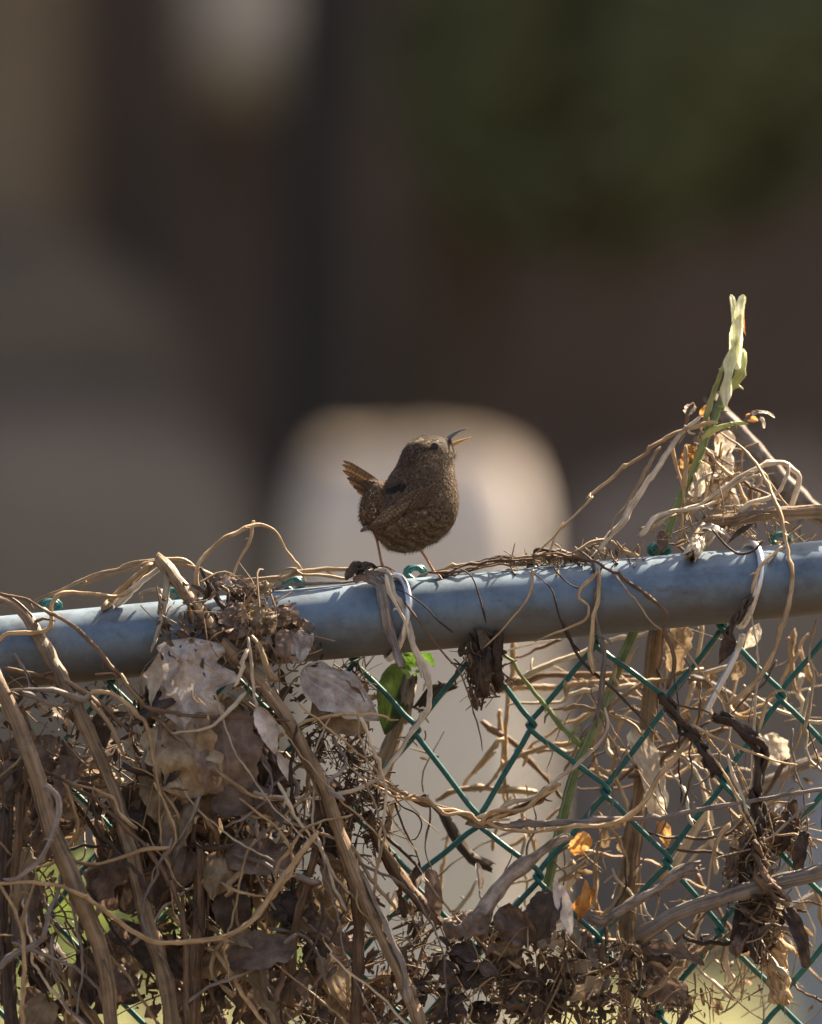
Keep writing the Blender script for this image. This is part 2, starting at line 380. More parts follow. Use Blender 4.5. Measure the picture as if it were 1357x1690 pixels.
def bgx(px, y): return (px - 678.5)*y/(D*S)
def bgz(py, y): return ZC - (py - 845.0)*y/(D*S)
def tree(name, label, mat, pxl, pxr, y, h, lean=0.0, seed=0):
    r = random.Random(seed)
    cx = bgx((pxl+pxr)/2, y); rad = (bgx(pxr, y) - bgx(pxl, y))/2
    root = empty(name, (cx, y, 0)); tag(root, label, 'tree', 'bare trees on the bank behind the fence')
    pts = []; rr = []
    for k in range(15):
        t = k/14; z = -0.15 + (h+0.15)*t
        pts.append((cx + lean*z + 0.04*math.sin(z*1.3+seed), y + 0.05*math.sin(z*0.9+2*seed), z))
        rr.append(rad*(1.0 - 0.75*t**1.6)*(1 + 0.5*math.exp(-(z+0.15)*3.2)))
    m = MB(); m.tube(spline(np.array(pts), 0.15), np.interp(np.linspace(0, 1, len(spline(np.array(pts), 0.15))), np.linspace(0, 1, 15), rr), sides=18, ridge=0.06)
    m.build('trunk', mat, root)
    c = MB()
    for k in range(16):
        t = 0.58 + 0.42*r.random(); z0 = h*t; a = r.random()*6.28; L = h*0.38*(1.15-t*0.6)
        b0 = np.array([cx+lean*z0, y, z0]); dirv = np.array([math.cos(a), math.sin(a)*0.8, 0.55+0.5*r.random()])
        p = [b0]
        for s in range(5): 
            dirv = dirv + np.array([r.uniform(-.25, .25), r.uniform(-.25, .25), r.uniform(-.05, .25)]); p.append(p[-1] + dirv/np.linalg.norm(dirv)*L/5)
        c.tube(spline(np.array(p), 0.3), np.linspace(rad*0.3, 0.015, len(spline(np.array(p), 0.3))), sides=6)
        for s in range(5):
            e0 = p[1 + s % 5]; e1 = e0 + np.array([r.uniform(-1, 1), r.uniform(-1, 1), r.uniform(0.1, 1)])*L*0.35
            c.tube(np.array([e0, (e0+e1)/2 + 0.05, e1]), np.array([0.03, 0.02, 0.006]), sides=4)
    c.build('crown', mat, root)
    return root
tree('bare_tree', 'tan grey tree trunk beside the large grey boulder', M['tree_tan'], -170, 150, 33.2, 9.5, 0.012, 1)
tree('bare_tree', 'narrow black tree trunk behind the pale standing stone', M['tree_black'], 470, 615, 31.5, 10.5, -0.004, 2)
tree('bare_tree', 'brown tree trunk rising between the black trunk and the evergreen shrub', M['tree_brown'], 640, 830, 33.0, 11, 0.004, 3)
tree('bare_tree', 'grey brown tree trunk between the tan trunk and the pale boulder', M['tree_grey'], 190, 300, 33.4, 9.5, 0.0, 4)
tree('bare_tree', 'dark brown tree trunk standing right of the evergreen shrub', M['tree_brown'], 1390, 1580, 32.5, 10, 0.0, 5)

def rockm(name, lo, mid, hi, moss_shade=(0.05, 0.045, 0.03)):
    n = NT(name); ob = n.coord('Object'); a = n.noise(ob, 3.5, 7, 0.65); b = n.noise(ob, 22, 5, 0.7)
    c = n.mix(n.ramp(a, [(0.32, lo), (0.5, mid), (0.7, hi)]), n.ramp(b, [(0.3, lo), (0.7, hi)]), 0.3)
    geo = n.node('ShaderNodeNewGeometry'); sz = n.node('ShaderNodeSeparateXYZ'); n.link(geo.outputs['Normal'], sz.inputs[0])
    mm = n.node('ShaderNodeMath', operation='MULTIPLY_ADD'); n.link(a, mm.inputs[0]); mm.inputs[1].default_value = 0.5; n.link(sz.outputs[2], mm.inputs[2])
    mf = n.node('ShaderNodeMapRange'); mf.inputs[1].default_value = 0.62; mf.inputs[2].default_value = 0.95; n.link(mm.outputs[0], mf.inputs[0])  # upward faces painted darker against sunlight; brown lichen on the pale stone
    c = n.mix(c, moss_shade, mf.outputs[0])
    n.link(c, n.b.inputs['Base Color']); n.b.inputs['Roughness'].default_value = 0.9; n.bump(b, 0.7, 0.02)
    return n.m
M['rock_pale'] = rockm('pale_stone', (0.56, 0.48, 0.43), (0.70, 0.62, 0.57), (0.78, 0.71, 0.67), (0.20, 0.155, 0.115))
M['rock_grey'] = rockm('grey_boulder', (0.155, 0.12, 0.095), (0.235, 0.187, 0.15), (0.30, 0.245, 0.20), (0.15, 0.115, 0.088))
M['rock_mauve'] = rockm('mauve_boulder', (0.145, 0.112, 0.096), (0.22, 0.172, 0.148), (0.29, 0.232, 0.205), (0.145, 0.112, 0.09))
M['rock_brown'] = rockm('brown_boulder', (0.095, 0.071, 0.053), (0.145, 0.11, 0.083), (0.195, 0.15, 0.115), (0.095, 0.07, 0.052))
M['rock_tan'] = rockm('tan_boulder', (0.50, 0.42, 0.33), (0.66, 0.56, 0.46), (0.76, 0.66, 0.56), (0.50, 0.42, 0.32))
M['rock_blue'] = rockm('bluish_stone', (0.20, 0.215, 0.26), (0.28, 0.30, 0.36), (0.36, 0.385, 0.45))
def rock(name, label, mat, cx, cy, cz, sx, sy, sz, seed, rough=0.16, power=2.6, cat='rock'):
    bm = bmesh.new(); bmesh.ops.create_icosphere(bm, subdivisions=4, radius=1.0)
    V = []
    for v in bm.verts:
        n = v.co.normalized()
        k = (abs(n.x)**power + abs(n.y)**power + abs(n.z)**power)**(-1/power)
        k *= 1 + rough*mnoise.fractal(Vector(n)*1.7 + Vector((seed*3.1, seed, 0)), 1.0, 2.0, 4)
        V.append((cx + n.x*k*sx, cy + n.y*k*sy, cz + n.z*k*sz))
    F = [[v.index for v in f.verts] for f in bm.faces]; bm.free()
    return tag(mk(name, np.array(V), F, mat), label, cat)
y = 25.0
x0, x1 = bgx(484, y), bgx(882, y); zt = bgz(740, y)
rock('standing_stone', 'pale beige standing stone with a rounded top behind the wren', M['rock_pale'], (x0+x1)/2, y, zt/2-0.15, (x1-x0)/2, 0.28, zt/2+0.15, 3, 0.04, 6.5)
y = 31.6
rock('boulder', 'large grey brown boulder beside the tan tree trunk', M['rock_grey'], bgx(60, y), y, 0.5, bgx(440, y)-bgx(60, y), 0.45, bgz(680, y)-0.5, 5, 0.06, 5.0)
y = 32.2
rock('boulder', 'tall brown boulder rising behind the large grey brown one', M['rock_brown'], bgx(40, y), y, 0.8, bgx(370, y)-bgx(40, y), 0.3, bgz(430, y)-0.8, 21, 0.10, 3.0)
y = 31.0
rock('boulder', 'low mauve grey boulder right of the pale standing stone', M['rock_mauve'], bgx(1200, y), y, 0.45, bgx(1200, y)-bgx(895, y), 0.45, bgz(770, y)-0.45, 8, 0.08, 4.2)
y = 35.6
rock('boulder', 'round pale boulder lodged high on the wooded bank', M['rock_tan'], bgx(378, 33.9), 33.9, bgz(55, 33.9), 0.29, 0.45, 0.34, 12, 0.10, 2.2)
y = 24.0
rock('marker_stone', 'small bluish grey stone standing in the grass', M['rock_blue'], bgx(1400, y), y, 0.33, bgx(1400, y)-bgx(1275, y), 0.15, 0.55, 15, 0.06, 4.0)

# evergreen shrub high on the bank
def foliage_cloud(n, c, r, size, seed, gap=0.5):
    g = np.random.default_rng(seed); out = MB(); cnt = 0
    while cnt < n:
        p = g.normal(size=3); p /= np.linalg.norm(p); p *= g.random()**0.4
        w = p*np.array(r) + np.array(c)
        if mnoise.noise(Vector(w*2.2)) < -0.12 + gap*0.1: continue
        cnt += 1
        a = g.normal(size=3); a /= np.linalg.norm(a); b = np.cross(a, g.normal(size=3)); b /= np.linalg.norm(b)
        s = size*(0.6+0.8*g.random())
        out.add(np.array([w - a*s, w + b*s*0.4, w + a*s, w - b*s*0.4]), [(0, 1, 2, 3)])
    return out
n = NT('evergreen_foliage'); rr_ = n.rand(True); c = n.ramp(rr_, [(0.0, (0.125, 0.132, 0.066)), (1.0, (0.24, 0.245, 0.12))])
n.link(c, n.b.inputs['Base Color']); n.b.inputs['Roughness'].default_value = 0.6; n.translucent(c, 0.15); M['evergreen'] = n.m
y = 32.0
sh = empty('evergreen_shrub', (bgx(990, y), y, 0.0)); tag(sh, 'dark evergreen bush with dense foliage on the bank', 'bush')
sx_ = bgx(990, y)
foliage_cloud(14000, (sx_+0.12, y+0.6, bgz(110, y)+0.1), (0.92, 0.6, 0.86), 0.06, 4).build('crown', M['evergreen'], sh, smooth=False)
m = MB(); m.tube(spline(np.array([(sx_, y, 0.0), (sx_+0.03, y+.2, 1.0), (sx_-.02, y+.4, 2.0), (sx_, y+.6, 3.4)]), 0.2), 0.05, sides=8); m.build('trunk', M['tree_brown'], sh)

# ------------------------------------------------------------ the chain-link fence
XA, XB = -1.45, 1.45
def railpt(x, d=0.0, off=0.0):
    px = 678.5 + x*S
    return np.array([x, D + d, ZC - (rail_y(px) - 845.0)/S + off])
fence = empty('chain_link_fence', (0, D, 0))
tag(fence, 'galvanised top rail of chain-link fence with green vinyl mesh', 'fence')
m = MB(); pts = np.array([railpt(x) for x in np.linspace(XA, XB, 60)])
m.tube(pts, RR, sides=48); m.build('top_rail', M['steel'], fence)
for x in (XA-0.03, XB+0.03):
    zt = railpt(x)[2] + 0.06
    V, F = lathe((x, D, -0.3), [(0.001, 0), (0.030, 0), (0.030, zt+0.3), (0.034, zt+0.3), (0.034, zt+0.32), (0.02, zt+0.345), (0.001, zt+0.35)], 28)
    mk('fence_post', V, F, M['steel'], fence)
# mesh lattice nodes: (row, x index) -> picture position
HX, HY = 100.5, 126.0
OV = {(1, 9): (-10, 12), (1, 11): (12, -6), (2, 8): (4, 34), (2, 10): (12, 4), (2, 12): (6, 4), (0, 10): (-4, 8), (0, 12): (3, 0), (1, 7): (0, 2), (3, 9): (2, 10), (3, 11): (14, 2)}
def node(r, i):   # i counts half pitches
    px = 686 + (i-7)*HX; py = 1203 + (r-1)*HY + RSL*(px-686)
    if r > 4: py += (r-4)*0.0
    dx, dy = OV.get((r, i), (0, 0))
    if r == -1: dy -= 5
    return px+dx, py+dy
WR = 0.00172; MD = RR + 0.0045
rows = list(range(-1, 32))
for w in range(-8, 23):          # one bent wire each
    P3 = []
    for r in rows:
        # at odd rows the wire reaches right node i=w+1?  nodes exist where (r+i) even
        right = ((r + w + 1) % 2 == 0)
        i = w+1 if right else w
        if (r + i) % 2: i = w if right else w+1
        px, py = node(r, i)
        sgn = 1 if i == w+1 else -1
        ov = 4.6*sgn
        a = 13
        # incoming leg front/back alternates with direction
        fr, bk = (-WR*1.05, WR*1.05)
        din, dout = (fr, bk) if sgn > 0 else (bk, fr)
        if r == -1:
            # knuckle: small closed loop above the rail
            for (ux, uy, dd) in ((2*sgn, 8, 0.001), (12*sgn, 0, 0.0), (6*sgn, -9, -0.003), (-10*sgn, -8, -0.005), (-16*sgn, -2, -0.006)):
                P3.append(P(px+ux+ov, py+uy, MD+dd))
            P3 = P3[::-1]
            P3.append(P(px - sgn*a*0.2+ov, py+a, MD+dout))
            continue
        P3.append(P(px - sgn*a*0.72+ov, py-a, MD+din))
        P3.append(P(px+ov, py-1.5, MD+din*0.6)); P3.append(P(px+ov, py+1.5, MD+dout*0.6))
        P3.append(P(px - sgn*a*0.72+ov, py+a, MD+dout))
    # insert straight runs: dense sampling via spline between bends
    Q = [P3[0]]
    for k in range(1, len(P3)):
        a_, b_ = P3[k-1], P3[k]
        if np.linalg.norm(b_-a_) > 0.02:
            for t in (0.12, 0.5, 0.88): Q.append(a_+(b_-a_)*t + RNG.normal(0, 0.0003, 3))
        Q.append(b_)
    m = MB(); m.tube(spline(np.array(Q), 0.0028), WR, sides=8); m.build('mesh_wire', M['wire'], fence)
# aluminium tie wires hooked round the rail
def tie(pxs, label):
    T = []
    for (px, ang) in pxs:
        x = (px-678.5)/S; c = railpt(x)
        a = math.radians(ang); R_ = RR + 0.0024
        T.append((x, c[1] - R_*math.cos(a), c[2] + R_*math.sin(a)))
    return np.array(T)
t1 = tie([(628, 150), (632, 125), (640, 105), (652, 88), (664, 65), (672, 40), (675, 18), (671, -8), (664, -30), (655, -52), (646, -75), (640, -100), (636, -130)], '')
m = MB(); m.tube(spline(t1, 0.0015), 0.0021, sides=10); m.build('tie_wire', M['tie'], fence)
t2 = tie([(1226, 140), (1232, 110), (1240, 84), (1250, 58), (1254, 30), (1252, 5), (1244, -18), (1236, -42), (1228, -66), (1222, -95), (1218, -130)], '')
m = MB(); m.tube(spline(t2, 0.0015), 0.0021, sides=10); m.build('tie_wire', M['tie'], fence)
m = MB(); m.tube(spline(np.array([P(1165, 1178, .022), P(1178, 1150, .021), P(1206, 1098, .020), P(1222, 1062, .018), P(1226, 1046, 0.0)]), 0.002), 0.0019, sides=8); m.build('tie_wire', M['tie'], fence)

# ------------------------------------------------------------ vines and stalks traced on the fence
def clear_rail(p, r):
    """push points out of the rail, towards the camera (or away when they pass behind)"""
    cx = p[:, 0]; cz = np.array([railpt(x)[2] for x in cx])
    h = (p[:, 2]-cz)*math.cos(math.atan(0.0918)); d = p[:, 1]-D
    need = RR + r*0.85
    inside = (h**2 + d**2) < need**2
    tgt = np.sqrt(np.maximum(need**2 - h**2, 0))
    d2 = np.where(inside, np.where(d <= 0.004, -tgt, tgt), d)
    p = p.copy(); p[:, 1] = D + d2
    return p
def path(spec, d):
    pts = []; c = 'F'
    for e in spec:
        if isinstance(e, str): c = e
        else: pts.append(q(c, e[0], e[1]) + ((e[2]/100.0,) if len(e) > 2 else (None,)))
    n = len(pts)
    dd = np.atleast_1d(np.asarray(d, float))/100.0
    dv = np.interp(np.linspace(0, 1, n), np.linspace(0, 1, len(dd)), dd) if len(dd) > 1 else np.full(n, dd[0])
    return np.array([P(a, b, (z if z is not None else dv[i])) for i, (a, b, z) in enumerate(pts)])
VN = [0]
def stem_geo(spec, r, d, flat=1.0, wob=0.25, sides=None, ridge=0.0, twist=0.0, nodes=0.15, seed=None, rag=0.09, bits=True):
    VN[0] += 1; g = np.random.default_rng(VN[0] if seed is None else seed)
    p = path(spec, d)
    rr = np.atleast_1d(np.asarray(r, float))/S
    rm = rr.mean()
    p = spline(p, max(0.0022, rm*1.0))
    n = len(p)
    # wobble along the length
    L = np.concatenate([[0], np.cumsum(np.linalg.norm(np.diff(p, axis=0), axis=1))])
    ph = g.random((3, 3))*10
    for ax in range(3):
        w = sum(np.sin(L*f + ph[ax, k])*a for k, (f, a) in enumerate(((140, .5), (330, .35), (700, .2))))
        p[:, ax] += w*wob*min(rm*1.3 + 0.0004, 0.0016)
    rad = np.interp(np.linspace(0, 1, n), np.linspace(0, 1, len(rr)), rr) if len(rr) > 1 else np.full(n, rr[0])
    nz = np.array([mnoise.noise((l*90, VN[0]*3.7, 0)) for l in L]); rad = rad*(1 + nodes*nz*1.6)
    nd = np.mod(L + g.random()*0.03, 0.034); rad = rad*(1 + 0.35*nodes*2*np.exp(-(nd/0.0012)**2))
    if rm < .0024 and L[-1] > .02:
        kn = max(3, int(L[-1]/g.uniform(.009, .016))); kx = np.sort(np.concatenate([[0, L[-1]], g.uniform(0, L[-1], kn)]))
        amp = min(.00085, .0003 + rm*.35)
        for ax in range(3): p[:, ax] += np.interp(L, kx, np.concatenate([[0], g.normal(0, amp, len(kx)-2), [0]]))
        for q_ in kx[1:-1]: rad = rad*(1 + .28*np.exp(-((L-q_)/.0009)**2))
        tp_ = np.linspace(1.18, .62, n); rad = rad*(tp_ if g.random() < .5 else tp_[::-1])
    p = clear_rail(p, rm)
    if rm < 0.0026: rad[0] *= 0.7; rad[-1] *= 0.6
    rad *= 0.93
    out = MB()
    V, F, uv = tube(p, rad, sides=sides or (7 if rm < 0.0012 else 10 if rm < 0.003 else 18), flat=flat, ridge=ridge, twist=twist, roll=g.random()*3, rag=rag, seed=VN[0])
    out.add(V, F, uv)
    # leaf scars, broken side stubs and, on thick stalks, lifted slivers of bark
    if bits and rm > .0009:
        for _ in range(max(1, int(L[-1]/.06))):
            k = g.integers(2, max(3, n-2)); dv = g.normal(size=3)*np.array([1, .6, 1]); T = p[min(k+1, n-1)]-p[k-1]; T /= np.linalg.norm(T)+1e-9
            dv = dv - T*(dv@T)*.3; dv /= np.linalg.norm(dv); ln = g.uniform(.6, 2.6)*rm + .001
            e = np.array([p[k], p[k]+dv*(rad[k]+ln*.5), p[k]+dv*(rad[k]+ln)+T*ln*.4]); r0 = min(rm*.5, .0009)
            V, F, uv = tube(e, np.array([r0*1.3, r0, r0*.5]), sides=5, rag=.15, seed=int(k)); out.add(V, F, uv)
    if bits and rm > .0033 and L[-1] > .03 and n > 16:
        for _ in range(int(L[-1]/.016)):
            k0 = g.integers(1, n-8); ln = min(n-2-k0, g.integers(6, 16)); th_ = g.uniform(0, 6.28)
            T = p[k0+3]-p[k0]; T /= np.linalg.norm(T); a1 = np.cross(T, [0, 1, 0]); a1 /= np.linalg.norm(a1)+1e-9; a2 = np.cross(T, a1)
            rdir = a1*math.cos(th_)+a2*math.sin(th_)*flat
            e = p[k0:k0+ln] + rdir*(rad[k0:k0+ln, None]*1.0 + (np.linspace(0, 1, ln)**2*g.uniform(.1, .9)*rm)[:, None])
            V, F, uv = tube(e, np.linspace(g.uniform(.0005, .0011), .0002, ln), sides=5, flat=.5, rag=.2, seed=int(k0)); out.add(V, F, uv)
    return np.vstack(out.v), out.f, np.vstack(out.uv)
GR = 'dry vines tangled over the fence'
def vine(label, mat, r, d, spec, name='vine', cat='vine', group=GR, **k):
    V, F, uv = stem_geo(spec, r, d, **k)
    return tag(mk(name, V, F, M[mat], None, uv), label, cat, group)
def stalk(label, mat, r, d, spec, **k):
    return vine(label, mat, r, d, spec, name='stalk', cat='stalk', group='dead stalks leaning on the fence', **k)
def branch(label, mat, r, d, spec, **k):
    return vine(label, mat, r, d, spec, name='branch', cat='branch', group='dead branches caught in the fence', **k)

# --- along the top of the rail, left of the bird
vine('long straw vine arching over the leaf pile and along the rail top', 'straw', (4.2, 3.6, 4), (-1.0, -.5, -.5, .5), ['A2', (160, 515), (300, 450), (450, 390), (570, 350), (700, 305), (830, 320), (930, 340), (1000, 370), (1130, 400), (1240, 398), (1357, 385), 'A4', (110, 158), (230, 132), (330, 118), (490, 112), (570, 128)])
vine('short straw vine running beside the long arching one above the leaf pile', 'straw', 3.2, (-1, -.2), ['A2', (390, 440), (560, 372), (690, 322), (820, 306), (900, 308), (940, 340), (965, 372)])
vine('thin vine falling from the rail top diagonally across the bare rail end', 'brown', 3.6, (-1.5, -3.2, -3.2, -4), ['A2', (0, 472), (90, 490), (160, 515), (250, 570), (360, 640), (450, 725), (540, 820), (620, 910), (690, 1010), (720, 1170)])
vine('straw vine with a square bend, looping from the rail to the broken stalks', 'straw', 3.8, (-3, -2.6, -.5), ['A2', (0, 705), (40, 665), (180, 655), (240, 630), (255, 590), (252, 525), (300, 480), (360, 466), (480, 480), (580, 490), (650, 460), (760, 350)])
vine('hooped straw vine standing high above the leaf pile', 'straw', (3.6, 3.8, 3), (-2, 0, .3), ['A2', (960, 475), (962, 345), (1010, 280), (1100, 190), (1230, 140), (1300, 138), (1350, 175), 'A4', (150, 20), (190, 80), (245, 130), (252, 172)])
vine('thin tendril hanging inside the straw hoop', 'straw', 2.7, (0, -.2), ['A2', (1236, 128), (1222, 210), (1165, 310), (1130, 395)])
vine('short straw tendril knotted round the green mesh loop', 'straw', 3.0, (0, -.5), ['A4', (65, 220), (130, 140), (185, 112), (245, 128), (350, 140), (440, 165)])
vine('thin grey stem lying flat on the rail below the straw vine', 'grey', 3.0, (-.3, -.3), ['A4', (90, 215), (180, 190), (300, 188), (420, 180), (520, 170)])
stalk('pale broken stalk propped on the rail under the vine arch', 'straw', 6.5, (-1, -.3), ['A2', (725, 335), (640, 405), (570, 470), (505, 540)], ridge=.1)
stalk('ridged pale stalk bent beside the broken one', 'pale', 6, (-.6, -.8), ['A2', (800, 335), (720, 390), (640, 450), (570, 520)], ridge=.15)
stalk('short split straw hanging down over the rail end of the leaf pile', 'pale', (7, 4), (-2, -3), ['A2', (812, 400), (806, 480), (790, 580), (760, 680), (735, 752)], ridge=.15)
stalk('small curled straw on top of the rail', 'pale', 5, (-1, -2), ['A2', (685, 500), (700, 465), (760, 450), (785, 480), (780, 560)])
stalk('thick tan stalk slanting from the rail top down across the leaves', 'cane', (12, 12, 11, 12, 13), (-1.5, -4.2, -5, -5, -5.5), ['A2', (800, 335), (880, 430), (960, 540), (1090, 710), (1200, 840), (1357, 1020), 'A5', (250, 10), (330, 160), (400, 360), (475, 570), (560, 770), (640, 950), (705, 1070), (800, 1330)], ridge=.12, flat=.75)
stalk('grey thin stalk running along the lower end of the thick tan stalk', 'grey', 5, (-5, -6), ['C4', (330, 640), (420, 760), (510, 960), (590, 1120), (640, 1250), (690, 1420), (740, 1700)])
stalk('weathered stalk bent over the bare rail end and hanging straight down', 'cane', (9, 11, 11, 12, 12), (0, -3.6, -5, -5.5, -6), ['A2', (-20, 500), (40, 515), (120, 570), (200, 700), (270, 830), (320, 930), 'C1', (600, 780), (660, 920), (760, 1130), (900, 1480), 'C2', (960, 220), (1060, 560), (1130, 850), (1190, 1100), (1300, 1450), (1380, 1950)], ridge=.12, flat=.8)
stalk('broad tan stalk leaning across the tangle below the bare rail end', 'cane', (13, 14, 15, 14), (-6, -7, -7.5, -7), ['C1', (-40, 560), (100, 850), (200, 1100), (300, 1380), 'C2', (430, 400), (540, 640), (640, 880), (740, 1120), (825, 1370), (900, 1950)], ridge=.12, flat=.8)
# --- left hand tangle
vine('pale vine running level to a knot below the bare rail end', 'grey', 4.5, (-6, -5), ['C1', (-30, 650), (150, 662), (350, 690), (560, 705), (710, 722)])
vine('pale vine branching under the level one towards the same knot', 'grey', 4.5, (-6, -5), ['C1', (200, 700), (280, 730), (400, 782), (500, 792), (590, 790)])
vine('brown vine dipping from the rail underside into the knot', 'brown', 5, (-3, -5), ['C1', (40, 495), (200, 528), (400, 562), (560, 612), (690, 695), (790, 790)])
vine('long thin vine leaving the knot and hanging down past the crumpled leaf', 'straw', 3.5, (-5, -5.5), ['C1', (720, 705), (850, 690), (1000, 760), (1085, 835), (1150, 960), (1210, 1140), (1240, 1290), (1275, 1430), (1320, 1570), 'C3', (100, 220), (160, 420)])
vine('bluish grey twig hooked in front of the rail at its bare end', 'grey', 3.5, (-3.5, -4.5), ['C1', (110, 380), (150, 450), (190, 515), (222, 640), (170, 760), (0, 930)])
vine('thin dark twig hanging beneath the hooked bluish twig', 'dark', 2.6, -4.5, ['C1', (200, 520), (260, 600), (320, 670), (385, 770)])
vine('tan tendril ending in a pale bud below the knot', 'straw', 4, (-5, -6), ['C1', (730, 770), (850, 900), (920, 1000), (960, 1110), (1000, 1220)])
vine('brown tendril dropping from the knot into the shade', 'brown', 4, (-4, -4.5), ['C1', (790, 760), (880, 860), (980, 960), (1070, 1020)])
vine('white curved twig bowed against the broad tan stalk', 'grey', 5, (-8, -8.5), ['C1', (370, 1450), 'C2', (385, 0), (450, 85), (462, 200), (425, 330), (370, 480), (280, 620), (180, 690), (40, 735)])
vine('long straw vine sweeping in one arc across the lower tangle', 'straw', (4.5, 4.5, 4), (-8.5, -8, -7), ['C2', (-40, 772), (200, 765), (400, 785), (600, 840), (780, 920), (900, 1010), (1040, 1130), (1180, 1220), (1300, 1248), 'C3', (200, 1245), (420, 1220), (600, 1160), (760, 1030), (880, 880), (1000, 720), (1100, 590), (1200, 460), (1275, 365)])
vine('yellowish forked vine climbing below the sweeping arc', 'straw', 4, -8, ['C2', (0, 780), (80, 920), (165, 1080), (190, 1250), (188, 1450), (180, 1950)])
vine('tan upright vine meeting the yellowish forked one', 'straw', 4, -7.5, ['C2', (285, 690), (235, 850), (200, 980), (180, 1110)])
vine('grey vine bending sharply at the foot of the tangle', 'grey', 5, (-7, -8), ['C2', (490, 690), (460, 850), (400, 1000), (360, 1190), (250, 1270), (100, 1320), (-20, 1440)])
vine('short dark twig crossing the green mesh low in the tangle', 'dark', 4, -1, ['C2', (600, 120), (690, 250), (770, 360), (835, 500)])
vine('broken pale straw hanging behind the lower mesh', 'pale', 4, .5, ['C2', (920, 395), (880, 560), (845, 740), (770, 1030)])
vine('bright straw crescent in the gap of the lower tangle', 'straw', 4.5, 3, ['C2', (595, 440), (680, 320), (780, 255), (870, 232)])
vine('thin level tendril spanning between the two leaning stalks', 'straw', 3, -6.5, ['C2', (500, 612), (750, 600), (1000, 550), (1180, 500), (1340, 482)])
vine('brown vine slanting from the twig bundle across the hanging stalk', 'brown', 4.5, (-6, -6.8), ['C1', (330, 1310), (520, 1410), (720, 1530), 'C2', (860, 190), (1000, 320), (1150, 480), (1260, 640), (1357, 800), 'C3', (80, 740), (150, 900), (200, 1080), (230, 1240), (225, 1600), (240, 1900)])
vine('thin fork of stem joining the hanging vine below the crumpled leaf', 'grey', 3, -5.5, ['C3', (340, 70), (250, 280), (165, 420), (90, 470), (-10, 495)])
vine('short yellow tendril under the broad grey leaf', 'straw', 2.6, -6, ['C3', (520, 765), (620, 820), (760, 860), (870, 872)])
vine('twisted pair of vines passing in front of the crumpled leaf', 'straw', (3, 4, 4.2), (-4, -5.5, -6), ['B5', (0, 360), (130, 540), (280, 700), (400, 820), (510, 900), (570, 990), (640, 1060), (800, 1150), (930, 1240), (1050, 1320), 'C3', (830, 78), (960, 82)])
vine('thin brown twin of the twisted vines before the crumpled leaf', 'brown', 3, (-5.4, -6), ['B5', (520, 900), (600, 1010), (660, 1080), (800, 1165), (950, 1260), (1080, 1330), 'C3', (880, 70), (1000, 95)])
vine('brown twig lying level across the crumpled leaf', 'brown', 3.2, (-5.8, -5.2), ['B5', (200, 620), (300, 645), (560, 680), (800, 705), (1060, 715), (1340, 722)])
vine('curved straw tip bowed over the crumpled leaf', 'pale', (2.2, 4), -5.9, ['B5', (400, 820), (560, 815), (740, 755), (860, 640), (980, 515)])
vine('white straw bit stuck upright on the crumpled leaf', 'pale', (3, 4.5), -5.9, ['B5', (1000, 170), (960, 300), (908, 450)])
vine('white dry stem holding the narrow hanging leaf', 'pale', (4.5, 2.2), -5.6, ['B5', (1015, 80), (1035, 230), (1055, 420), (1075, 560), (1085, 640)])
vine('golden dry petiole bending below the leaf pile', 'straw', 5, -5.4, ['B7', (890, 570), (950, 660), (985, 750), (1030, 829)])
vine('dark sinewy vine in the leaf pile over the rail', 'dark', 6, (-2, -4), ['B7', (575, 150), (620, 260), (680, 350), (760, 420), (850, 500)])

stalk('brown upright stalk before the lime leaves in the lower tangle', 'brown', 9, -6, ['C2', (160, 120), (150, 300), (135, 480), (115, 680)], ridge=.1, flat=.7)
stalk('wide brown stalk standing beside the folded brown leaf', 'brown', (11, 13), -4.8, ['C3', (330, 520), (345, 800), (335, 1100), (300, 1500), (290, 1900)], ridge=.12, flat=.6)
stalk('curved brown stalk under the arc of the sweeping vine', 'brown', (8, 10), -4.6, ['C3', (1250, 560), (1190, 800), (1115, 1050), (1080, 1300), (1060, 1700)], ridge=.12, flat=.6)
stalk('dull brown stalk behind the thick tan one', 'brown', (8, 10), -4.2, ['C4', (230, 560), (300, 760), (340, 980), (350, 1200), (330, 1600), (320, 1900)], ridge=.12, flat=.6)
stalk('dark leaning stalk at the outer foot of the left tangle', 'dark', (10, 12), -5.2, ['C2', (60, 250), (40, 600), (20, 1000), (60, 1400), (90, 1900)], ridge=.12, flat=.6)
# --- middle
vine('straw vine hooked over the rail beside the bird and trailing left', 'pale', (4, 5, 4.5, 4.2), (.8, -3, -3.6, -4, -6), ['A4', (600, 120), (645, 145), (690, 240), (740, 360), (775, 490), (822, 590), (846, 700), (822, 830), (760, 920), (690, 1030), 'A5', (600, 130), (460, 202), (300, 240), (120, 226), (0, 205), 'C3', (960, 92), (820, 80)])
vine('second strand of the straw vine hooked over the rail', 'pale', 3.2, (-2.6, -3.2), ['A4', (640, 150), (672, 240), (722, 360), (760, 490), (800, 585), (815, 640)])
vine('frayed grey bark strip wrapped down the rail under the bird', 'grey', (9, 8, 8, 6), (-1, -3), ['A4', (560, 150), (610, 190), (628, 280), (650, 390), (680, 480), (712, 575)], ridge=.3, flat=.35)
vine('hair thin tendril crossing the rail to the dark clump', 'dark', 1.6, -2.6, ['A4', (690, 215), (760, 250), (840, 310), (900, 370), (965, 425)])
vine('fine tendril slanting down across rail and mesh', 'brown', 1.8, (-2.6, -3), ['A4', (735, 285), (850, 430), (930, 540), (1000, 620), (1060, 780), (1110, 1000)])
vine('thin strand curving down the rail to the dark clump', 'straw', 1.8, -2.7, ['A4', (1357, 125), (1335, 240), (1265, 350), (1180, 445), (1115, 500)])
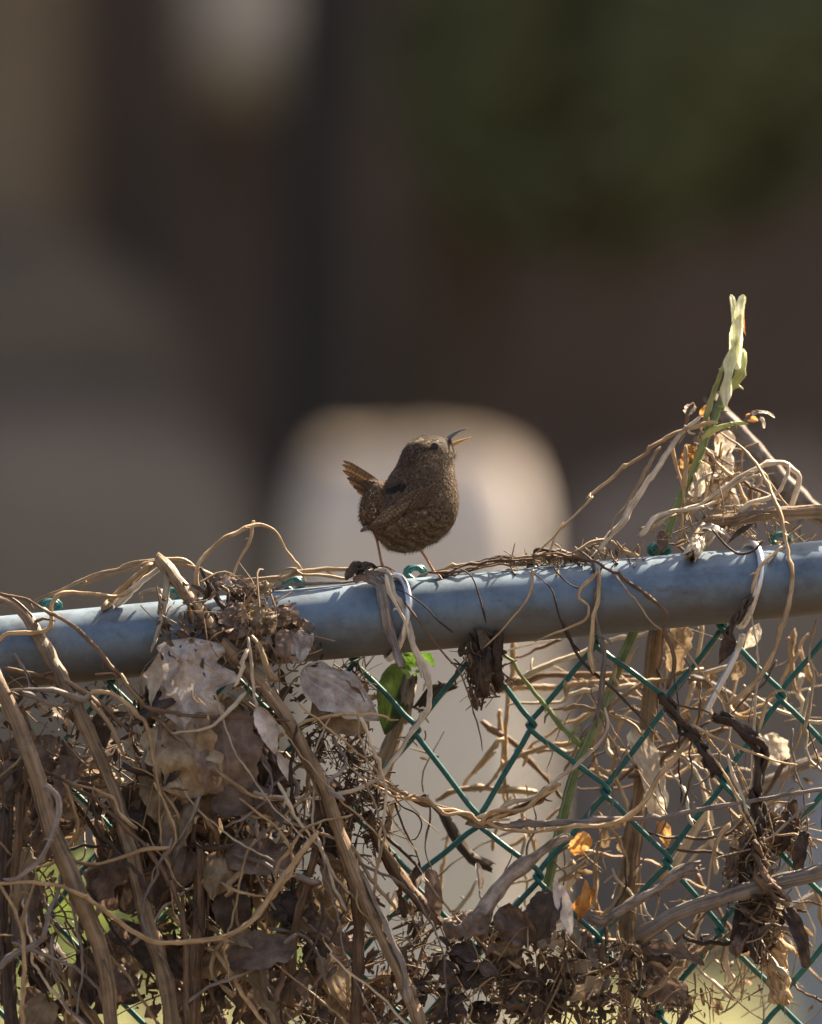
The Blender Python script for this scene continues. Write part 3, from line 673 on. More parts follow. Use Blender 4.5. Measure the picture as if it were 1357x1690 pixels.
vine('dark thin strand draped over the rail beyond the bird', 'dark', 1.6, -2.5, ['A4', (960, 110), (1030, 135), (1075, 180), (1110, 270), (1125, 370)])
for k, (o1, o2, mt) in enumerate([(0, 0, 'brown'), (10, 14, 'brown'), (-14, 6, 'straw'), (18, -4, 'dark'), (4, 24, 'brown'), (-6, -12, 'grey'), (24, 10, 'brown')]):
    vine('thin dry vine in the bundle lying along the rail top', mt, 2.4, (-.6+.25*k, .2*k-.6), ['A4', (860+12*k, 132+o1*.4), (1000, 112+o1), (1130, 84+o2), (1240, 62+o2), (1357, 70+o1), 'A6', (60, 262-o1), (150, 258+o2), (230, 262+o1), (300-8*k, 280+o2)], group='vine bundle on the rail top', wob=.9)
vine('straw vine rising from the rail top to the bramble fork', 'straw', (2.6, 3.4), (-.2, 1, 2), ['A6', (75, 248), (190, 132), (318, 0), 'A8', (250, 1000), (400, 880), (570, 752), (700, 690), (850, 642)])
vine('small side tendril at the foot of the rising straw vine', 'straw', 2.2, 0, ['A6', (130, 252), (150, 180), (192, 120)])
stalk('straight pale stalk leaning towards the bramble', 'pale', (4.5, 5.5, 5), (0, 2), ['A8', (310, 1240), (390, 1150), (500, 980), (620, 800), (680, 712), (790, 618)])
vine('thin kinked tendril beside the straight pale stalk', 'straw', 2.6, (0, 1.5), ['A8', (355, 1180), (375, 1110), (430, 1040), (500, 930), (555, 825), (596, 764)])
vine('short straw hanging from the joint of the pale stalk', 'straw', 3, 2, ['A8', (652, 745), (672, 860), (702, 955), (715, 1040)])
vine('arched straw vine on the rail top below the pale stalk', 'straw', 3.4, (-.8, .4, -.6), ['A6', (235, 250), (330, 200), (400, 200), (465, 240), (525, 272)])
vine('long vine crossing the rail diagonally and dropping into the mesh', 'brown', 3.6, (-.5, -2.8, -2.8, -2.6), ['A6', (170, 262), (330, 290), (440, 352), (540, 430), (610, 480), (655, 530), (640, 590), (682, 690), (690, 760), (660, 860)])
vine('grey dry vine bundle hanging straight over the rail', 'grey', (5, 6, 5, 5), (-.6, -3, -3), ['A6', (255, 235), (318, 290), (345, 380), (330, 480), (350, 600), (372, 700), (360, 800), (350, 950), (300, 1040), (270, 1080)], flat=.6, ridge=.2)
vine('tan strand of the hanging bundle over the rail', 'straw', 4.2, (-2.4, -3.2), ['A6', (350, 330), (352, 450), (335, 560), (312, 680), (330, 790)])
vine('kinked thin strand beside the hanging bundle on the rail', 'straw', 2.6, -2.9, ['A6', (345, 345), (275, 415), (264, 460), (300, 490), (285, 560), (180, 600), (60, 650)])
vine('loose outer strand of the hanging bundle below the rail', 'grey', 3.2, (-3, -2), ['A6', (352, 640), (378, 760), (365, 900), (392, 1040), (380, 1100), (330, 1147)])
vine('dark thread looped on the rail near the hanging bundle', 'dark', 1.8, -2.6, ['A6', (40, 330), (110, 385), (150, 440), (180, 560), (230, 660), (262, 690)])
vine('fine dark thread scrawled across the rail', 'dark', 1.4, -2.6, ['A6', (130, 300), (190, 370), (240, 405), (270, 410)])
vine('fine straw thread slanting across the rail under the tie wire', 'straw', 1.7, -2.6, ['A6', (430, 360), (520, 470), (600, 570), (720, 660), (800, 765), (880, 870), (930, 950)])
vine('long tan vine falling from the brushwood over the rail in a wide curve', 'straw', (3.5, 4.2, 4), (3, -1, -3, -2.8), ['B8', (600, 340), (780, 480), (900, 650), (1000, 830), (1060, 1000), 'A6', (1200, 210), (1216, 320), (1214, 420), (1190, 540), (1150, 680), (1080, 800), (1000, 890), (935, 935)])
vine('short stem branching off the long tan vine onto the tie wire', 'straw', 3.4, (-1.8, -2.8), ['A6', (1170, 225), (1120, 270), (1070, 330), (1040, 430)])
vine('dark thin hook of tendril on the rail by the tie wire', 'dark', (1.5, 3), -2.2, ['A6', (860, 150), (930, 220), (985, 262), (1050, 245), (1090, 200)])
vine('pale thread hanging straight down through the mesh', 'pale', 2.6, -2.2, ['A6', (1040, 530), (1060, 700), (1062, 900), (1050, 1080), 'C6', (830, 0), (850, 180), (862, 380)])
vine('wavy straw hanging from the rail at the bluish stone side', 'straw', 2.8, (-1, -2.2), ['A6', (1330, 560), (1302, 700), (1322, 820), (1310, 950), (1275, 1060)])
vine('dark twig slanting through the mesh below the rail', 'dark', 3, -2.4, ['C7', (680, 40), (740, 170), (800, 290), (900, 400), (1050, 530), (1200, 680), (1357, 870)])
vine('pale curl of vine ringing the mesh knot', 'straw', 2.6, -2.4, ['C8', (1110, 600), (1090, 560), (1040, 560), (960, 590), (940, 660), (910, 760), (880, 850)])
vine('thin straw slanting across the shrivelled vine ropes', 'straw', 2.6, -3, ['C8', (390, 810), (560, 900), (750, 990), (950, 1060), (1168, 1105)])
vine('reddish thread spanning the shrivelled ropes', 'brown', 1.8, -3, ['C8', (240, 652), (450, 690), (545, 745), (610, 700)])
vine('tan straw slanting down to the shrivelled clump', 'straw', 3.4, -2.8, ['C8', (500, 1000), (600, 1150), (720, 1350), 'C6', (740, 150), (862, 390)])
vine('pale straw slanting beside the tan one to the shrivelled clump', 'pale', 3, -2.9, ['C8', (640, 1040), (700, 1200), (760, 1371), 'C6', (790, 190), (860, 330)])
vine('bent straw caught on the mesh above the silver reed', 'straw', 3.6, -2.5, ['C6', (650, 292), (570, 410), (525, 560), (505, 690), (485, 820)])
vine('pale thread strung from the shrivelled clump to the bent straw', 'pale', 1.6, -2.8, ['C6', (540, 545), (600, 520), (740, 490), (870, 440), (900, 400)])
vine('grey forked twig rising from the shrivelled clump', 'grey', 2.6, -2.8, ['C6', (890, 415), (1000, 360), (1100, 270), (1200, 170), (1290, 120)])
vine('golden vine bowed level towards the right of the shrivelled clump', 'straw', 3, -1.5, ['C6', (990, 360), (1100, 355), (1220, 372), (1400, 412)])
vine('long straw vine bowed level across the mesh and rising at its end', 'straw', (3.5, 4.8, 4.6), (-3, -3, -2.6), ['A5', (1240, 330), 'C5', (120, 245), (260, 310), (420, 332), (600, 312), (750, 290), (950, 288), (1100, 250), (1215, 165), (1300, 80), 'A7', (620, 230), (690, 150), (750, 65)])
stalk('straight grey stem lying level across the mesh', 'grey', 5.5, (-2.4, -2.8), ['C5', (-20, 262), (200, 290), (450, 272), (700, 260), (1000, 245), (1357, 230), 'C6', (300, 200), (600, 152), (800, 120), (1000, 82), (1400, 8)], nodes=.1)
for k, (dy, mt, dd) in enumerate([(0, 'brown', -2.4), (10, 'straw', -2.9), (-9, 'brown', -2.0), (18, 'dark', -2.5), (24, 'straw', -3.1)]):
    vine('%s strand in the vine braid sagging across the mesh' % ['upper brown', 'straw coloured', 'topmost brown', 'blackish', 'lowest straw coloured'][k], mt, 3.6, dd, ['C4', (480-20*k, -60+dy), (560, -20+dy*1.6), (700, 48+dy*2), (860, 112-dy*1.5), (1000, 165+dy), (1200, 228-dy), (1340, 275+dy), 'C5', (90, 225+dy*1.2), (200, 200-dy), (370, 160+dy*.6), (520, 75-dy), (640, -20)], group='braid of vines across the mesh', wob=.8)
vine('pale vine curving from the hanging bundle down to the braid', 'pale', 4, (-2.8, -2.8), ['C7', (985, 680), (1012, 800), (980, 890), (870, 1010), (760, 1110), (620, 1210), (480, 1340), 'C5', (300, 110), (200, 185), (60, 215)])
vine('looping hair thin tendril hung below the braid', 'dark', 1.5, -2.3, ['C4', (620, 40), (700, 150), (820, 210), (862, 300), (800, 415), (690, 395), (570, 340)])
vine('fine strand dropping from the braid to the torn leaf', 'brown', 1.8, -2.3, ['C4', (870, 60), (912, 160), (912, 290), (888, 450), (900, 580), (930, 660)])
vine('dark fine strand slanting from braid to torn leaf', 'dark', 2, -2.6, ['C4', (640, 130), (700, 270), (760, 420), (812, 560), (845, 640)])
stalk('shrivelled brown stem sloping from the debris knot to the litter', 'brown', (8, 9, 10, 8), (-2.6, -3), ['C4', (430, 240), (540, 480), (640, 660), (720, 780), (820, 890), (960, 1060)], ridge=.2, flat=.7)
vine('dark thin stem running beside the shrivelled brown stem', 'dark', 3.2, -2.8, ['C4', (540, 355), (620, 425), (720, 520), (800, 600), (890, 730), (980, 800)])
vine('golden straight tendril slanting into the litter', 'straw', 2.8, -3.2, ['C4', (880, 730), (1000, 880), (1130, 1040), (1260, 1160), (1400, 1290), 'C5', (200, 1240), (360, 1360)])

# --- stems behind the mesh
for k, (r, d, mt, sp) in enumerate([
    (6.5, 9, 'brown', ['C7', (200, 492), (500, 452), (800, 430), (1210, 420)]),
    (5.5, 10, 'straw', ['C7', (180, 540), (600, 510), (900, 482), (1240, 470)]),
    (4.5, 6, 'pale', ['C7', (400, 432), (600, 332), (790, 270), (1000, 180), (1357, 95)]),
    (3.6, 7, 'pale', ['C7', (260, 660), (560, 630), (760, 572), (915, 520), (1200, 500)]),
    (6, 10, 'brown', ['C7', (90, 790), (300, 930), (450, 1080), (600, 1240), (690, 1360)]),
    (4.5, 8, 'straw', ['C7', (0, 1152), (120, 1020), (225, 905)]),
    (4, 9, 'straw', ['C7', (300, 180), (290, 480), (240, 900), (260, 1357)]),
    (4, 10, 'straw', ['C7', (200, 700), (230, 1000), (250, 1380)]),
    (6, 9, 'straw', ['A5', (890, 235), (980, 190), (1100, 178), (1240, 190), (1357, 200)]),
    (4, 10, 'straw', ['A5', (1010, 180), (1060, 110), (1160, 20)]),
    (3.5, 9, 'straw', ['C5', (280, 80), (210, 160), (180, 300), (150, 460)]),
    (3.5, 10, 'straw', ['C5', (300, 20), (380, 200), (440, 420), (480, 520)]),
    (4, 10, 'straw', ['C4', (640, 100), (610, 300), (590, 420)]),
    (3.5, 11, 'straw', ['C4', (1090, 290), (1040, 500), (1010, 760), (960, 900)]),
    (4, 9, 'pale', ['C4', (1290, 740), (1230, 860), (1120, 1010)]),
    (9, 10, 'grey', ['C8', (740, 1371), (900, 1250), (1100, 1160), (1400, 1030)]),
    (11, 12, 'reed', ['C6', (470, 1210), (700, 1100), (1000, 960), (1150, 905), (1400, 790)]),
    (9, 9, 'bark', ['C8', (400, 470), (520, 510), (650, 590), (790, 700), (860, 780)]),
    (7, 9, 'bark', ['C8', (400, 520), (470, 640), (540, 760)]),
    (8, 8, 'pale', ['C6', (180, 650), (280, 520), (400, 320), (520, 110)]),
    (4.5, 8, 'straw', ['C8', (1140, 110), (1125, 250), (1150, 420), (1170, 560)]),
    (5, 9, 'straw', ['C8', (1250, 130), (1200, 200), (1230, 340), (1290, 480)]),
    (5, 9, 'pale', ['C8', (1200, 450), (1160, 560), (1200, 640), (1180, 760)]),
    (4.5, 7, 'pale', ['C8', (340, 650), (390, 500)]),
    (3.5, 6, 'pale', ['C8', (420, 280), (455, 50)]),
    (4.5, 5, 'pale', ['C8', (460, 412), (560, 392), (640, 368)]),
    (4.5, 7, 'straw', ['C8', (400, 805), (470, 690), (530, 590)]),
    (4, 8, 'straw', ['C8', (570, 520), (630, 420), (680, 350)]),
    (4, 8, 'straw', ['C5', (640, 720), (760, 640), (860, 570)]),
    (5, 8, 'pale', ['C5', (660, 790), (760, 680), (830, 610)]),
    (4, 7, 'straw', ['C5', (960, 330), (915, 560), (925, 780), (950, 980)]),
    (4, 9, 'straw', ['C7', (960, 700), (905, 980), (960, 1230), (1010, 1380)]),
    ]):
    pa = [q(sp[0], *e) for e in sp[1:] if not isinstance(e, str)]; dx, dy = abs(pa[-1][0]-pa[0][0]), abs(pa[-1][1]-pa[0][1])
    stalk('%s %s stem %s out of focus behind the green mesh' % ('thick' if r > 7 else 'slim' if r > 4.2 else 'thin', {'reed': 'silvery', 'bark': 'woody'}.get(mt, mt), 'lying level' if dx > 2.4*dy else 'standing' if dy > 2.2*dx else 'slanting'), mt, r, d, sp)
stalk('thick tan cane standing behind rail and mesh', 'cane', (13, 14, 15, 13), (5, 6, 6), ['B8', (480, 1080), (400, 1230), 'A6', (640, 420), (610, 600), (590, 800), (568, 1040), 'A7', (540, 260), (500, 560), (480, 900), (470, 1300)])
branch('thick silvery reed slanting across the foot of the mesh', 'reed', (12, 13, 13, 13), (-3.6, -3.2), ['A7', (560, 925), (640, 872), (760, 815), (900, 770), (1080, 720), (1357, 655), (1420, 640)], ridge=.12, flat=.8)
branch('grey dead branch with a knotted end propped on the mesh', 'bark', (7, 9, 9, 8, 11, 9), (-2, -2.6), ['A7', (330, 870), (375, 880), (450, 825), (600, 740), (680, 680), (735, 645), (770, 636)], nodes=.35)
branch('knobbly pale grey branch slanting up to the green bramble', 'bark', (11, 12, 11, 13, 11, 9, 6), (-2.6, -1.2), ['C5', (40, 960), (100, 880), (180, 770), (290, 650), (400, 570), (500, 490), (600, 410), (690, 375)], nodes=.35)
branch('mottled thick branch leaning behind the top rail', 'bark', (13, 15, 16, 16), (14, 12), ['A8', (870, 570), (960, 680), (1100, 835), (1250, 1000), (1400, 1130)], nodes=.2)
branch('short thorny dark branch behind the mesh below the braid', 'dark', (9, 8, 10), 6, ['C4', (1040, 250), (1100, 350), (1180, 470), (1260, 570), (1357, 620)], nodes=.4)
stalk('horizontal straw stalk lying above the rail by the brushwood', 'cane', (10, 12, 11, 11), (1.5, .5), ['B8', (540, 1015), (700, 990), (900, 965), (1100, 945), (1420, 925)], ridge=.1)
stalk('pale cut stalk stump on the rail top', 'pale', (13, 12), (1.5, 0), ['B8', (480, 1095), (430, 1160), (380, 1240)], ridge=.12)
stalk('split grey stub of wood behind the green mesh', 'bark', (11, 13), (4, 4.5), ['B6', (1040, 340), (1020, 480), (1000, 560)], ridge=.2)
stalk('tan broken stalk standing behind the mesh by the green leaf', 'cane', (12, 14, 14), 4.5, ['B6', (970, 600), (920, 760), (860, 930), (830, 1040)], ridge=.1)
stalk('dark short log end behind the mesh by the green leaf', 'dark', (10, 13), 4, ['B6', (1357, 350), (1270, 380), (1180, 480)], nodes=.4)

# --- brushwood on the right above the rail
vine('pale vine arching over the brushwood with a hooked end', 'pale', 4.2, (1, 2, 2), ['B8', (300, 920), (430, 880), (560, 800), (700, 712), (830, 630), (950, 576), (1070, 562), (1150, 620), (1186, 680), (1160, 780), (1115, 920)])
vine('curled pale tendril with a small ring in the brushwood', 'pale', 3.2, 1.4, ['B8', (540, 830), (680, 742), (780, 690), (880, 662), (892, 720), (850, 750), (828, 725), (850, 695)])
vine('white wavy vine under the brushwood arch', 'pale', 4, (1, 1.6), ['B8', (740, 925), (820, 862), (920, 832), (1010, 792), (1065, 730), (1102, 640), (1108, 580)])
vine('straw vine sloping into the brushwood from the rail', 'pale', 4.2, (-.5, 1), ['B8', (-10, 1105), (100, 1002), (220, 945), (400, 900), (560, 850)])
vine('second straw vine sloping into the brushwood from the rail', 'straw', 3.4, (-.3, 1), ['B8', (0, 1060), (100, 1040), (200, 985), (300, 950)])
for k, (mt, r, d, sp) in enumerate([
    ('straw', 3.4, 2, ['B8', (480, 460), (560, 560), (640, 620), (740, 680)]),
    ('straw', 3, 3, ['B8', (680, 640), (740, 760), (790, 880)]),
    ('brown', 3, 2.5, ['B8', (760, 700), (820, 760), (822, 860)]),
    ('straw', 3.4, 3, ['B8', (900, 630), (1000, 760), (1060, 850), (1110, 900)]),
    ('straw', 3, 1.5, ['B8', (480, 640), (490, 760), (470, 860)]),
    ('pale', 3, 1.2, ['B8', (400, 760), (430, 700), (520, 640)]),
    ('brown', 4, 3, ['B8', (330, 300), (345, 190), (380, 130)]),
    ('straw', 3, 2, ['B8', (550, 790), (620, 700), (730, 640)]),
    ('straw', 3, 1, ['B8', (290, 920), (300, 1040), (280, 1140)]),
    ('brown', 3, 2, ['B8', (840, 760), (930, 800), (1040, 860)]),
    ('straw', 4, 2, ['B8', (330, 460), (320, 620), (300, 760), (310, 860)]),
    ('pale', 4, 2.5, ['B8', (390, 650), (410, 760), (400, 860)])]):
    vine('thin dry stem poking about in the brushwood heap', mt, r, d, sp, group='brushwood stems above the rail')

# --- bramble: green cane with shoots
bramble = empty('bramble_plant', P(900, 1480, .03)); tag(bramble, 'green bramble cane rising behind the rail with withered pale tip', 'bramble')
def part(name, mat, r, d, spec, parent, **k):
    V, F, uv = stem_geo(spec, r, d, **k); return mk(name, V, F, M[mat], parent, uv)
part('stem', 'green', (9, 9, 8, 8, 8, 7, 6), (3.8, 3.6, 3.2, 2.9, 2.6, 2.4), ['C5', (520, 900), (560, 740), (620, 430), (690, 150), (730, 0), 'C7', (790, 1060), (880, 880), (990, 640), (1100, 340), (1200, 110), 'A8', (575, 1290), (640, 1140), (700, 980), (760, 850), (812, 720), (860, 600), (910, 460), (942, 350), (955, 300)], bramble, wob=.2, nodes=.08)
part('shoot', 'green', (4, 5), (1.5, 3.2), ['C7', (235, 250), (300, 350), (400, 480), (550, 660), (700, 830), (790, 930)], bramble)
part('shoot', 'lime', (4, 5), 2.6, ['A8', (905, 350), (862, 470), (812, 622)], bramble)
part('shoot', 'lime', (6, 5, 4.5), (2.5, 2.0), ['A8', (805, 712), (840, 678), (900, 658), (1005, 650)], bramble)
part('shoot', 'lime', (8, 7, 4), 2.8, ['A8', (985, 330), (965, 430), (925, 510), (895, 590)], bramble)
th = MB()
for (c, x, y, dx, dy, dd) in [('A8', 690, 1000, -9, 3, 2.7), ('A8', 780, 830, 9, 3, 2.5), ('A8', 870, 570, 9, 2, 2.4), ('A8', 890, 500, -9, 1, 2.4), ('A8', 900, 660, 2, 10, 2.2), ('A8', 950, 652, 3, 10, 2.1),
                          ('C7', 550, 660, -2, 12, 2.4), ('C7', 640, 760, 8, 2, 2.7), ('C7', 740, 890, -6, 10, 3), ('C7', 760, 860, 2, -16, 3), ('C7', 800, 850, -3, -13, 3), ('C5', 660, 200, -10, 6, 3.7), ('C7', 1060, 420, 10, 2, 3.9)]:
    a = q(c, x, y); p0 = P(a[0], a[1], dd/100); p1 = P(a[0]+dx, a[1]+dy, dd/100-.002)
    th.tube(np.array([p0, (p0+p1)/2, p1]), np.array([.0013, .0007, .0001]), sides=5)
th.build('thorns', M['lime'], bramble)['kind'] = 'stuff'

# ------------------------------------------------------------ dead leaves
def leaf_geo(p0, p1, width, nrm, curl=0.3, cup=0.25, crum=0.12, shape='ovate', seed=0, nu=22, nv=13):
    g = np.random.default_rng(seed); p0, p1 = np.array(p0), np.array(p1)
    ax = p1-p0; L = np.linalg.norm(ax); ax /= L
    nrm = np.array(nrm, float); nrm -= ax*(nrm @ ax); nrm /= np.linalg.norm(nrm); sd = np.cross(nrm, ax)
    u = np.linspace(0, 1, nu); v = np.linspace(-1, 1, nv)
    if shape == 'ovate': w = np.sin(math.pi*np.clip(u, 0, 1)**0.75)**0.8
    elif shape == 'lobed': w = np.sin(math.pi*u**0.7)**0.55*(1 + 0.28*np.sin(u*17+seed))
    elif shape == 'lance': w = np.sin(math.pi*u**0.8)**1.1
    elif shape == 'torn': w = (0.45+0.55*np.sin(math.pi*u**0.8)**0.5)*(1+0.3*np.array([mnoise.noise((uu*5, seed*2.3, 0)) for uu in u])); w[0] *= .3; w[-1] *= .35
    w = np.maximum(w, 0.03)
    U, Vv = np.meshgrid(u, v, indexing='ij')
    edge = np.array([[1 + 0.16*mnoise.noise((a*9, (1 if b > 0 else -1)*3.0+seed, 2.0))*abs(b) + 0.08*mnoise.noise((a*26, (1 if b > 0 else -1)*3.0+seed, 5.0))*abs(b) for b in v] for a in u])
    X = U*L; Y = Vv*w[:, None]*width/2*edge
    bend = curl*L
    Z = -bend*(4*(U-0.5)**2-1)*0.5 + cup*np.abs(Vv)**1.5*width*0.5*w[:, None]
    nz = np.array([[mnoise.fractal(Vector((a*2.6+seed*7.7, b*1.5, seed)), 0.9, 2.1, 4) for b in v] for a in u])
    nz2 = np.array([[mnoise.noise((a*7+seed, b*4, 9.0)) for b in v] for a in u])
    Z = Z + crum*width*(nz*0.9 + nz2*0.35)
    Y = Y + crum*width*0.25*np.array([[mnoise.noise((a*4+30, b*2, seed*1.7)) for b in v] for a in u])
    V = p0 + X[..., None]*ax + Y[..., None]*sd + Z[..., None]*nrm
    i = np.arange(nu-1)[:, None]*nv; j = np.arange(nv-1)[None, :]
    F = np.stack([i+j, i+j+1, i+nv+j+1, i+nv+j], -1).reshape(-1, 4)
    return V.reshape(-1, 3), [tuple(f) for f in F], np.stack([U, Vv], -1).reshape(-1, 2)
LS = [100]
GL = 'dead leaves caught on the fence'
def leaf(label, mat, c, a, b, w, d, nrm=(0, -1, .3), parent=None, name='dead_leaf', cat='leaf', group=GL, petiole=0, **k):
    LS[0] += 1
    a_ = q(c, *a[:2]); b_ = q(c, *b[:2]); d = np.atleast_1d(d)
    p0 = P(*a_, d[0]/100); p1 = P(*b_, d[-1]/100)
    V, F, uv = leaf_geo(p0, p1, w/S, nrm, seed=k.pop('seed', LS[0]), **k)
    o = mk(name, V, F, M[mat], parent, uv)
    if parent is None: tag(o, label, cat, group)
    return o
leaf('large crumpled pale leaf hanging before the rail at the leaf pile', 'leaf_pale', 'B5', (560, 60), (520, 800), 135, (-4.2, -4.8), nrm=(-.25, -1, .45), curl=.16, cup=-.2, crum=.17, shape='lobed', seed=7, nu=34, nv=22)
leaf('small white curled leaf edge beside the large crumpled leaf', 'leaf_white', 'B5', (300, 180), (240, 620), 26, -4.9, nrm=(.6, -1, .2), curl=-.1, shape='lance')
leaf('brown ragged leaf hanging under the large crumpled leaf', 'leaf_tan', 'B5', (420, 700), (640, 1330), 125, (-4.4, -4.6), nrm=(-.2, -1, .1), crum=.14, shape='torn')
leaf('dull brown leaf hanging right under the large crumpled leaf', 'leaf_brown', 'B5', (800, 640), (860, 1330), 110, (-4.3, -4.5), nrm=(.15, -1, .1), crum=.12, shape='torn')
leaf('narrow lilac grey leaf dangling from a white stem', 'leaf_pale', 'B5', (1085, 610), (1240, 1000), 34, -5.6, nrm=(.3, -1, .3), curl=.08, crum=.06, shape='ovate')
leaf('thin twisted leaf tip below the dangling lilac leaf', 'leaf_pale', 'B5', (1250, 970), (1335, 1210), 15, -5.6, nrm=(.3, -1, .1), curl=.1, shape='lance')
leaf('broad translucent tan leaf folded over beside the mesh', 'leaf_pale', 'A4', (235, 600), (610, 850), 96, (-3.8, -3.2), nrm=(.35, -1, .75), curl=.18, cup=-.38, crum=.14, shape='ovate', seed=23, nu=30, nv=18)
leaf('tan underside of the folded leaf beside the mesh', 'leaf_tan', 'A4', (300, 700), (560, 900), 90, (-3.2, -3.0), nrm=(.1, -1, -.2), curl=.1, crum=.1)
leaf('broad dark grey leaf lying level in the lower tangle', 'leaf_brown', 'C3', (540, 540), (1110, 560), 62, -4.5, nrm=(0, -1, .5), curl=.08, cup=-.15, crum=.06, shape='torn')
leaf('brown leaf with rounded end above the broad grey leaf', 'leaf_brown', 'C3', (420, 120), (800, 150), 52, -4.6, nrm=(0, -1, .3), crum=.07, shape='ovate')
leaf('folded brown leaf beside the hanging stalk', 'leaf_brown', 'C3', (240, 470), (200, 830), 66, -5, nrm=(-.4, -1, .2), cup=.6, crum=.1)
leaf('olive tan patch of leaf behind the thin hanging vine', 'leaf_tan', 'A3', (760, 180), (900, 480), 90, -3.6, nrm=(-.2, -1, .2), crum=.1, shape='torn')
leaf('dark leaf hanging in the shade below the broad grey leaf', 'leaf_dark', 'C3', (560, 700), (620, 1180), 60, -4, crum=.1, shape='torn')
leaf('rusty brown leaf at the foot of the tangle', 'leaf_tan', 'C3', (560, 1180), (820, 1290), 36, -5.5, nrm=(.2, -1, .6), crum=.1)
leaf('wide dark leaf at the very foot of the tangle', 'leaf_brown', 'C3', (560, 1400), (1100, 1290), 60, -5.5, nrm=(0, -1, .5), crum=.1, shape='torn')
leaf('small bright leaf scrap on the hanging stalk in a gap', 'leaf_white', 'C1', (545, 900), (560, 1130), 17, -1, nrm=(.7, -1, 0), shape='lance')
leaf('striped brown leaf scrap below the bright one in the gap', 'leaf_brown', 'C1', (560, 1090), (510, 1340), 24, -1, nrm=(-.3, -1, .2))
leaf('dark green leaf backlit behind the mesh under the rail', 'leaf_deep', 'B6', (960, 160), (850, 740), 62, (4.2, 3.8), nrm=(.3, -1, .1), name='green_leaf', crum=.05, curl=.05, shape='ovate', group='green leaves behind the mesh')
leaf('bright green leaf with a toothed edge under the rail', 'leaf_green', 'B6', (1000, 210), (1120, 80), 30, 3.6, nrm=(.5, .6, .8), name='green_leaf', crum=.1, shape='lobed', group='green leaves behind the mesh')
leaf('small bright green leaflet hanging beside the toothed one', 'leaf_green', 'B6', (1130, 100), (1240, 200), 24, 3.4, nrm=(.5, .6, .8), name='green_leaf', crum=.1, shape='lobed', group='green leaves behind the mesh')
leaf('tiny green leaflet below the other bright ones', 'leaf_green', 'B6', (1080, 260), (1150, 240), 14, 3.4, nrm=(.3, .4, .9), name='green_leaf', crum=.1, group='green leaves behind the mesh')
leaf('lilac grey narrow leaf draped over the dark translucent leaf', 'leaf_pale', 'C5', (610, 690), (740, 1130), 30, -3.4, nrm=(.5, -1, .2), curl=.05, crum=.06)
leaf('dark leaf with a folded top under the bramble foot', 'leaf_dark', 'C5', (590, 780), (480, 1180), 56, -3, nrm=(-.2, -1, .2), crum=.1, shape='torn')
leaf('folded brown leaf sagging in the litter at the bramble foot', 'leaf_brown', 'C5', (200, 900), (420, 1150), 56, -3, nrm=(-.5, -1, .6), crum=.28, cup=.5, shape='torn')
leaf('curled brown leaf lying left of the litter heap', 'leaf_brown', 'C4', (1020, 1120), (1400, 1060), 52, -3, nrm=(.3, -1, .8), crum=.26, cup=-.5, shape='torn')
leaf('glowing orange leaf curled behind the grey branch', 'leaf_orange', 'C5', (910, 760), (720, 960), 26, 3, nrm=(.4, -1, .3), crum=.16)
leaf('orange brown leaf hung behind the mesh knot', 'leaf_orange', 'C5', (870, 350), (730, 480), 30, 4, nrm=(.3, -1, .1), crum=.16, shape='torn')
leaf('pale orange leaf blade standing beside the curled one', 'leaf_orange', 'C5', (840, 680), (770, 1040), 22, 2.5, nrm=(.6, -1, 0), crum=.1, shape='lance')
leaf('orange leaf tip hanging below the grey level stem', 'leaf_orange', 'C6', (120, 210), (190, 470), 24, 4, nrm=(.3, -1, 0), crum=.15, shape='lance')
leaf('bleached shredded leaf hanging behind the mesh', 'leaf_white', 'A7', (500, 10), (630, 390), 44, 5, nrm=(.3, -1, .1), crum=.22, shape='torn')
leaf('bleached curled leaf above the orange tip', 'leaf_white', 'C6', (60, 20), (150, 210), 34, 4.5, nrm=(-.3, -1, 0), crum=.25, shape='torn')
leaf('brown white leaf crumpled under the rail by the tan cane', 'leaf_tan', 'C8', (330, 60), (240, 420), 44, 4, nrm=(-.3, -1, 0), crum=.25, shape='torn')
leaf('small tan leaf curled under the rail near the tie', 'leaf_white', 'C8', (880, 40), (760, 240), 26, 4, nrm=(.4, -1, 0), crum=.2, shape='lance')
leaf('brown leaf scrap hanging on the mesh under the tie', 'leaf_tan', 'C8', (750, 320), (680, 470), 24, 4.5, nrm=(.3, -1, 0), crum=.2)
leaf('black leaf point hanging from the tie wire end', 'leaf_dark', 'C8', (670, 90), (580, 350), 26, -.5, nrm=(.3, -1, 0), crum=.15, shape='lance')
leaf('white leaf curled behind the mesh by the bluish stone', 'leaf_white', 'C8', (930, 880), (1060, 1100), 40, 6, nrm=(.2, -1, .2), crum=.2, shape='torn')
leaf('long dark leaf strip hanging off the silver reed', 'leaf_dark', 'C6', (1080, 900), (1240, 1360), 26, -2, nrm=(.4, -1, 0), crum=.22, shape='torn')
leaf('dark curled leaf hung at the end of the golden vine', 'leaf_dark', 'C6', (1240, 330), (1180, 640), 24, -1.5, nrm=(-.4, -1, 0), crum=.25, shape='torn')
leaf('dark brown leaf hanging under the silver reed', 'leaf_dark', 'C6', (790, 870), (740, 1250), 34, -1.5, nrm=(-.2, -1, 0), crum=.18, shape='torn')
leaf('dark brown leaf folded behind the shrivelled clump', 'leaf_dark', 'C6', (1090, 170), (1000, 500), 34, -.5, nrm=(.3, -1, .1), crum=.2, shape='torn')
leaf('round pale translucent seed leaf beside the shrivelled clump', 'leaf_tan', 'C6', (790, 430), (648, 425), 20, -2.5, nrm=(0, -1, .2), crum=.04)
leaf('small tan leaf scrap clinging to the wire', 'leaf_tan', 'C7', (690, 460), (690, 625), 10, .6, nrm=(.3, -1, 0), shape='lance')
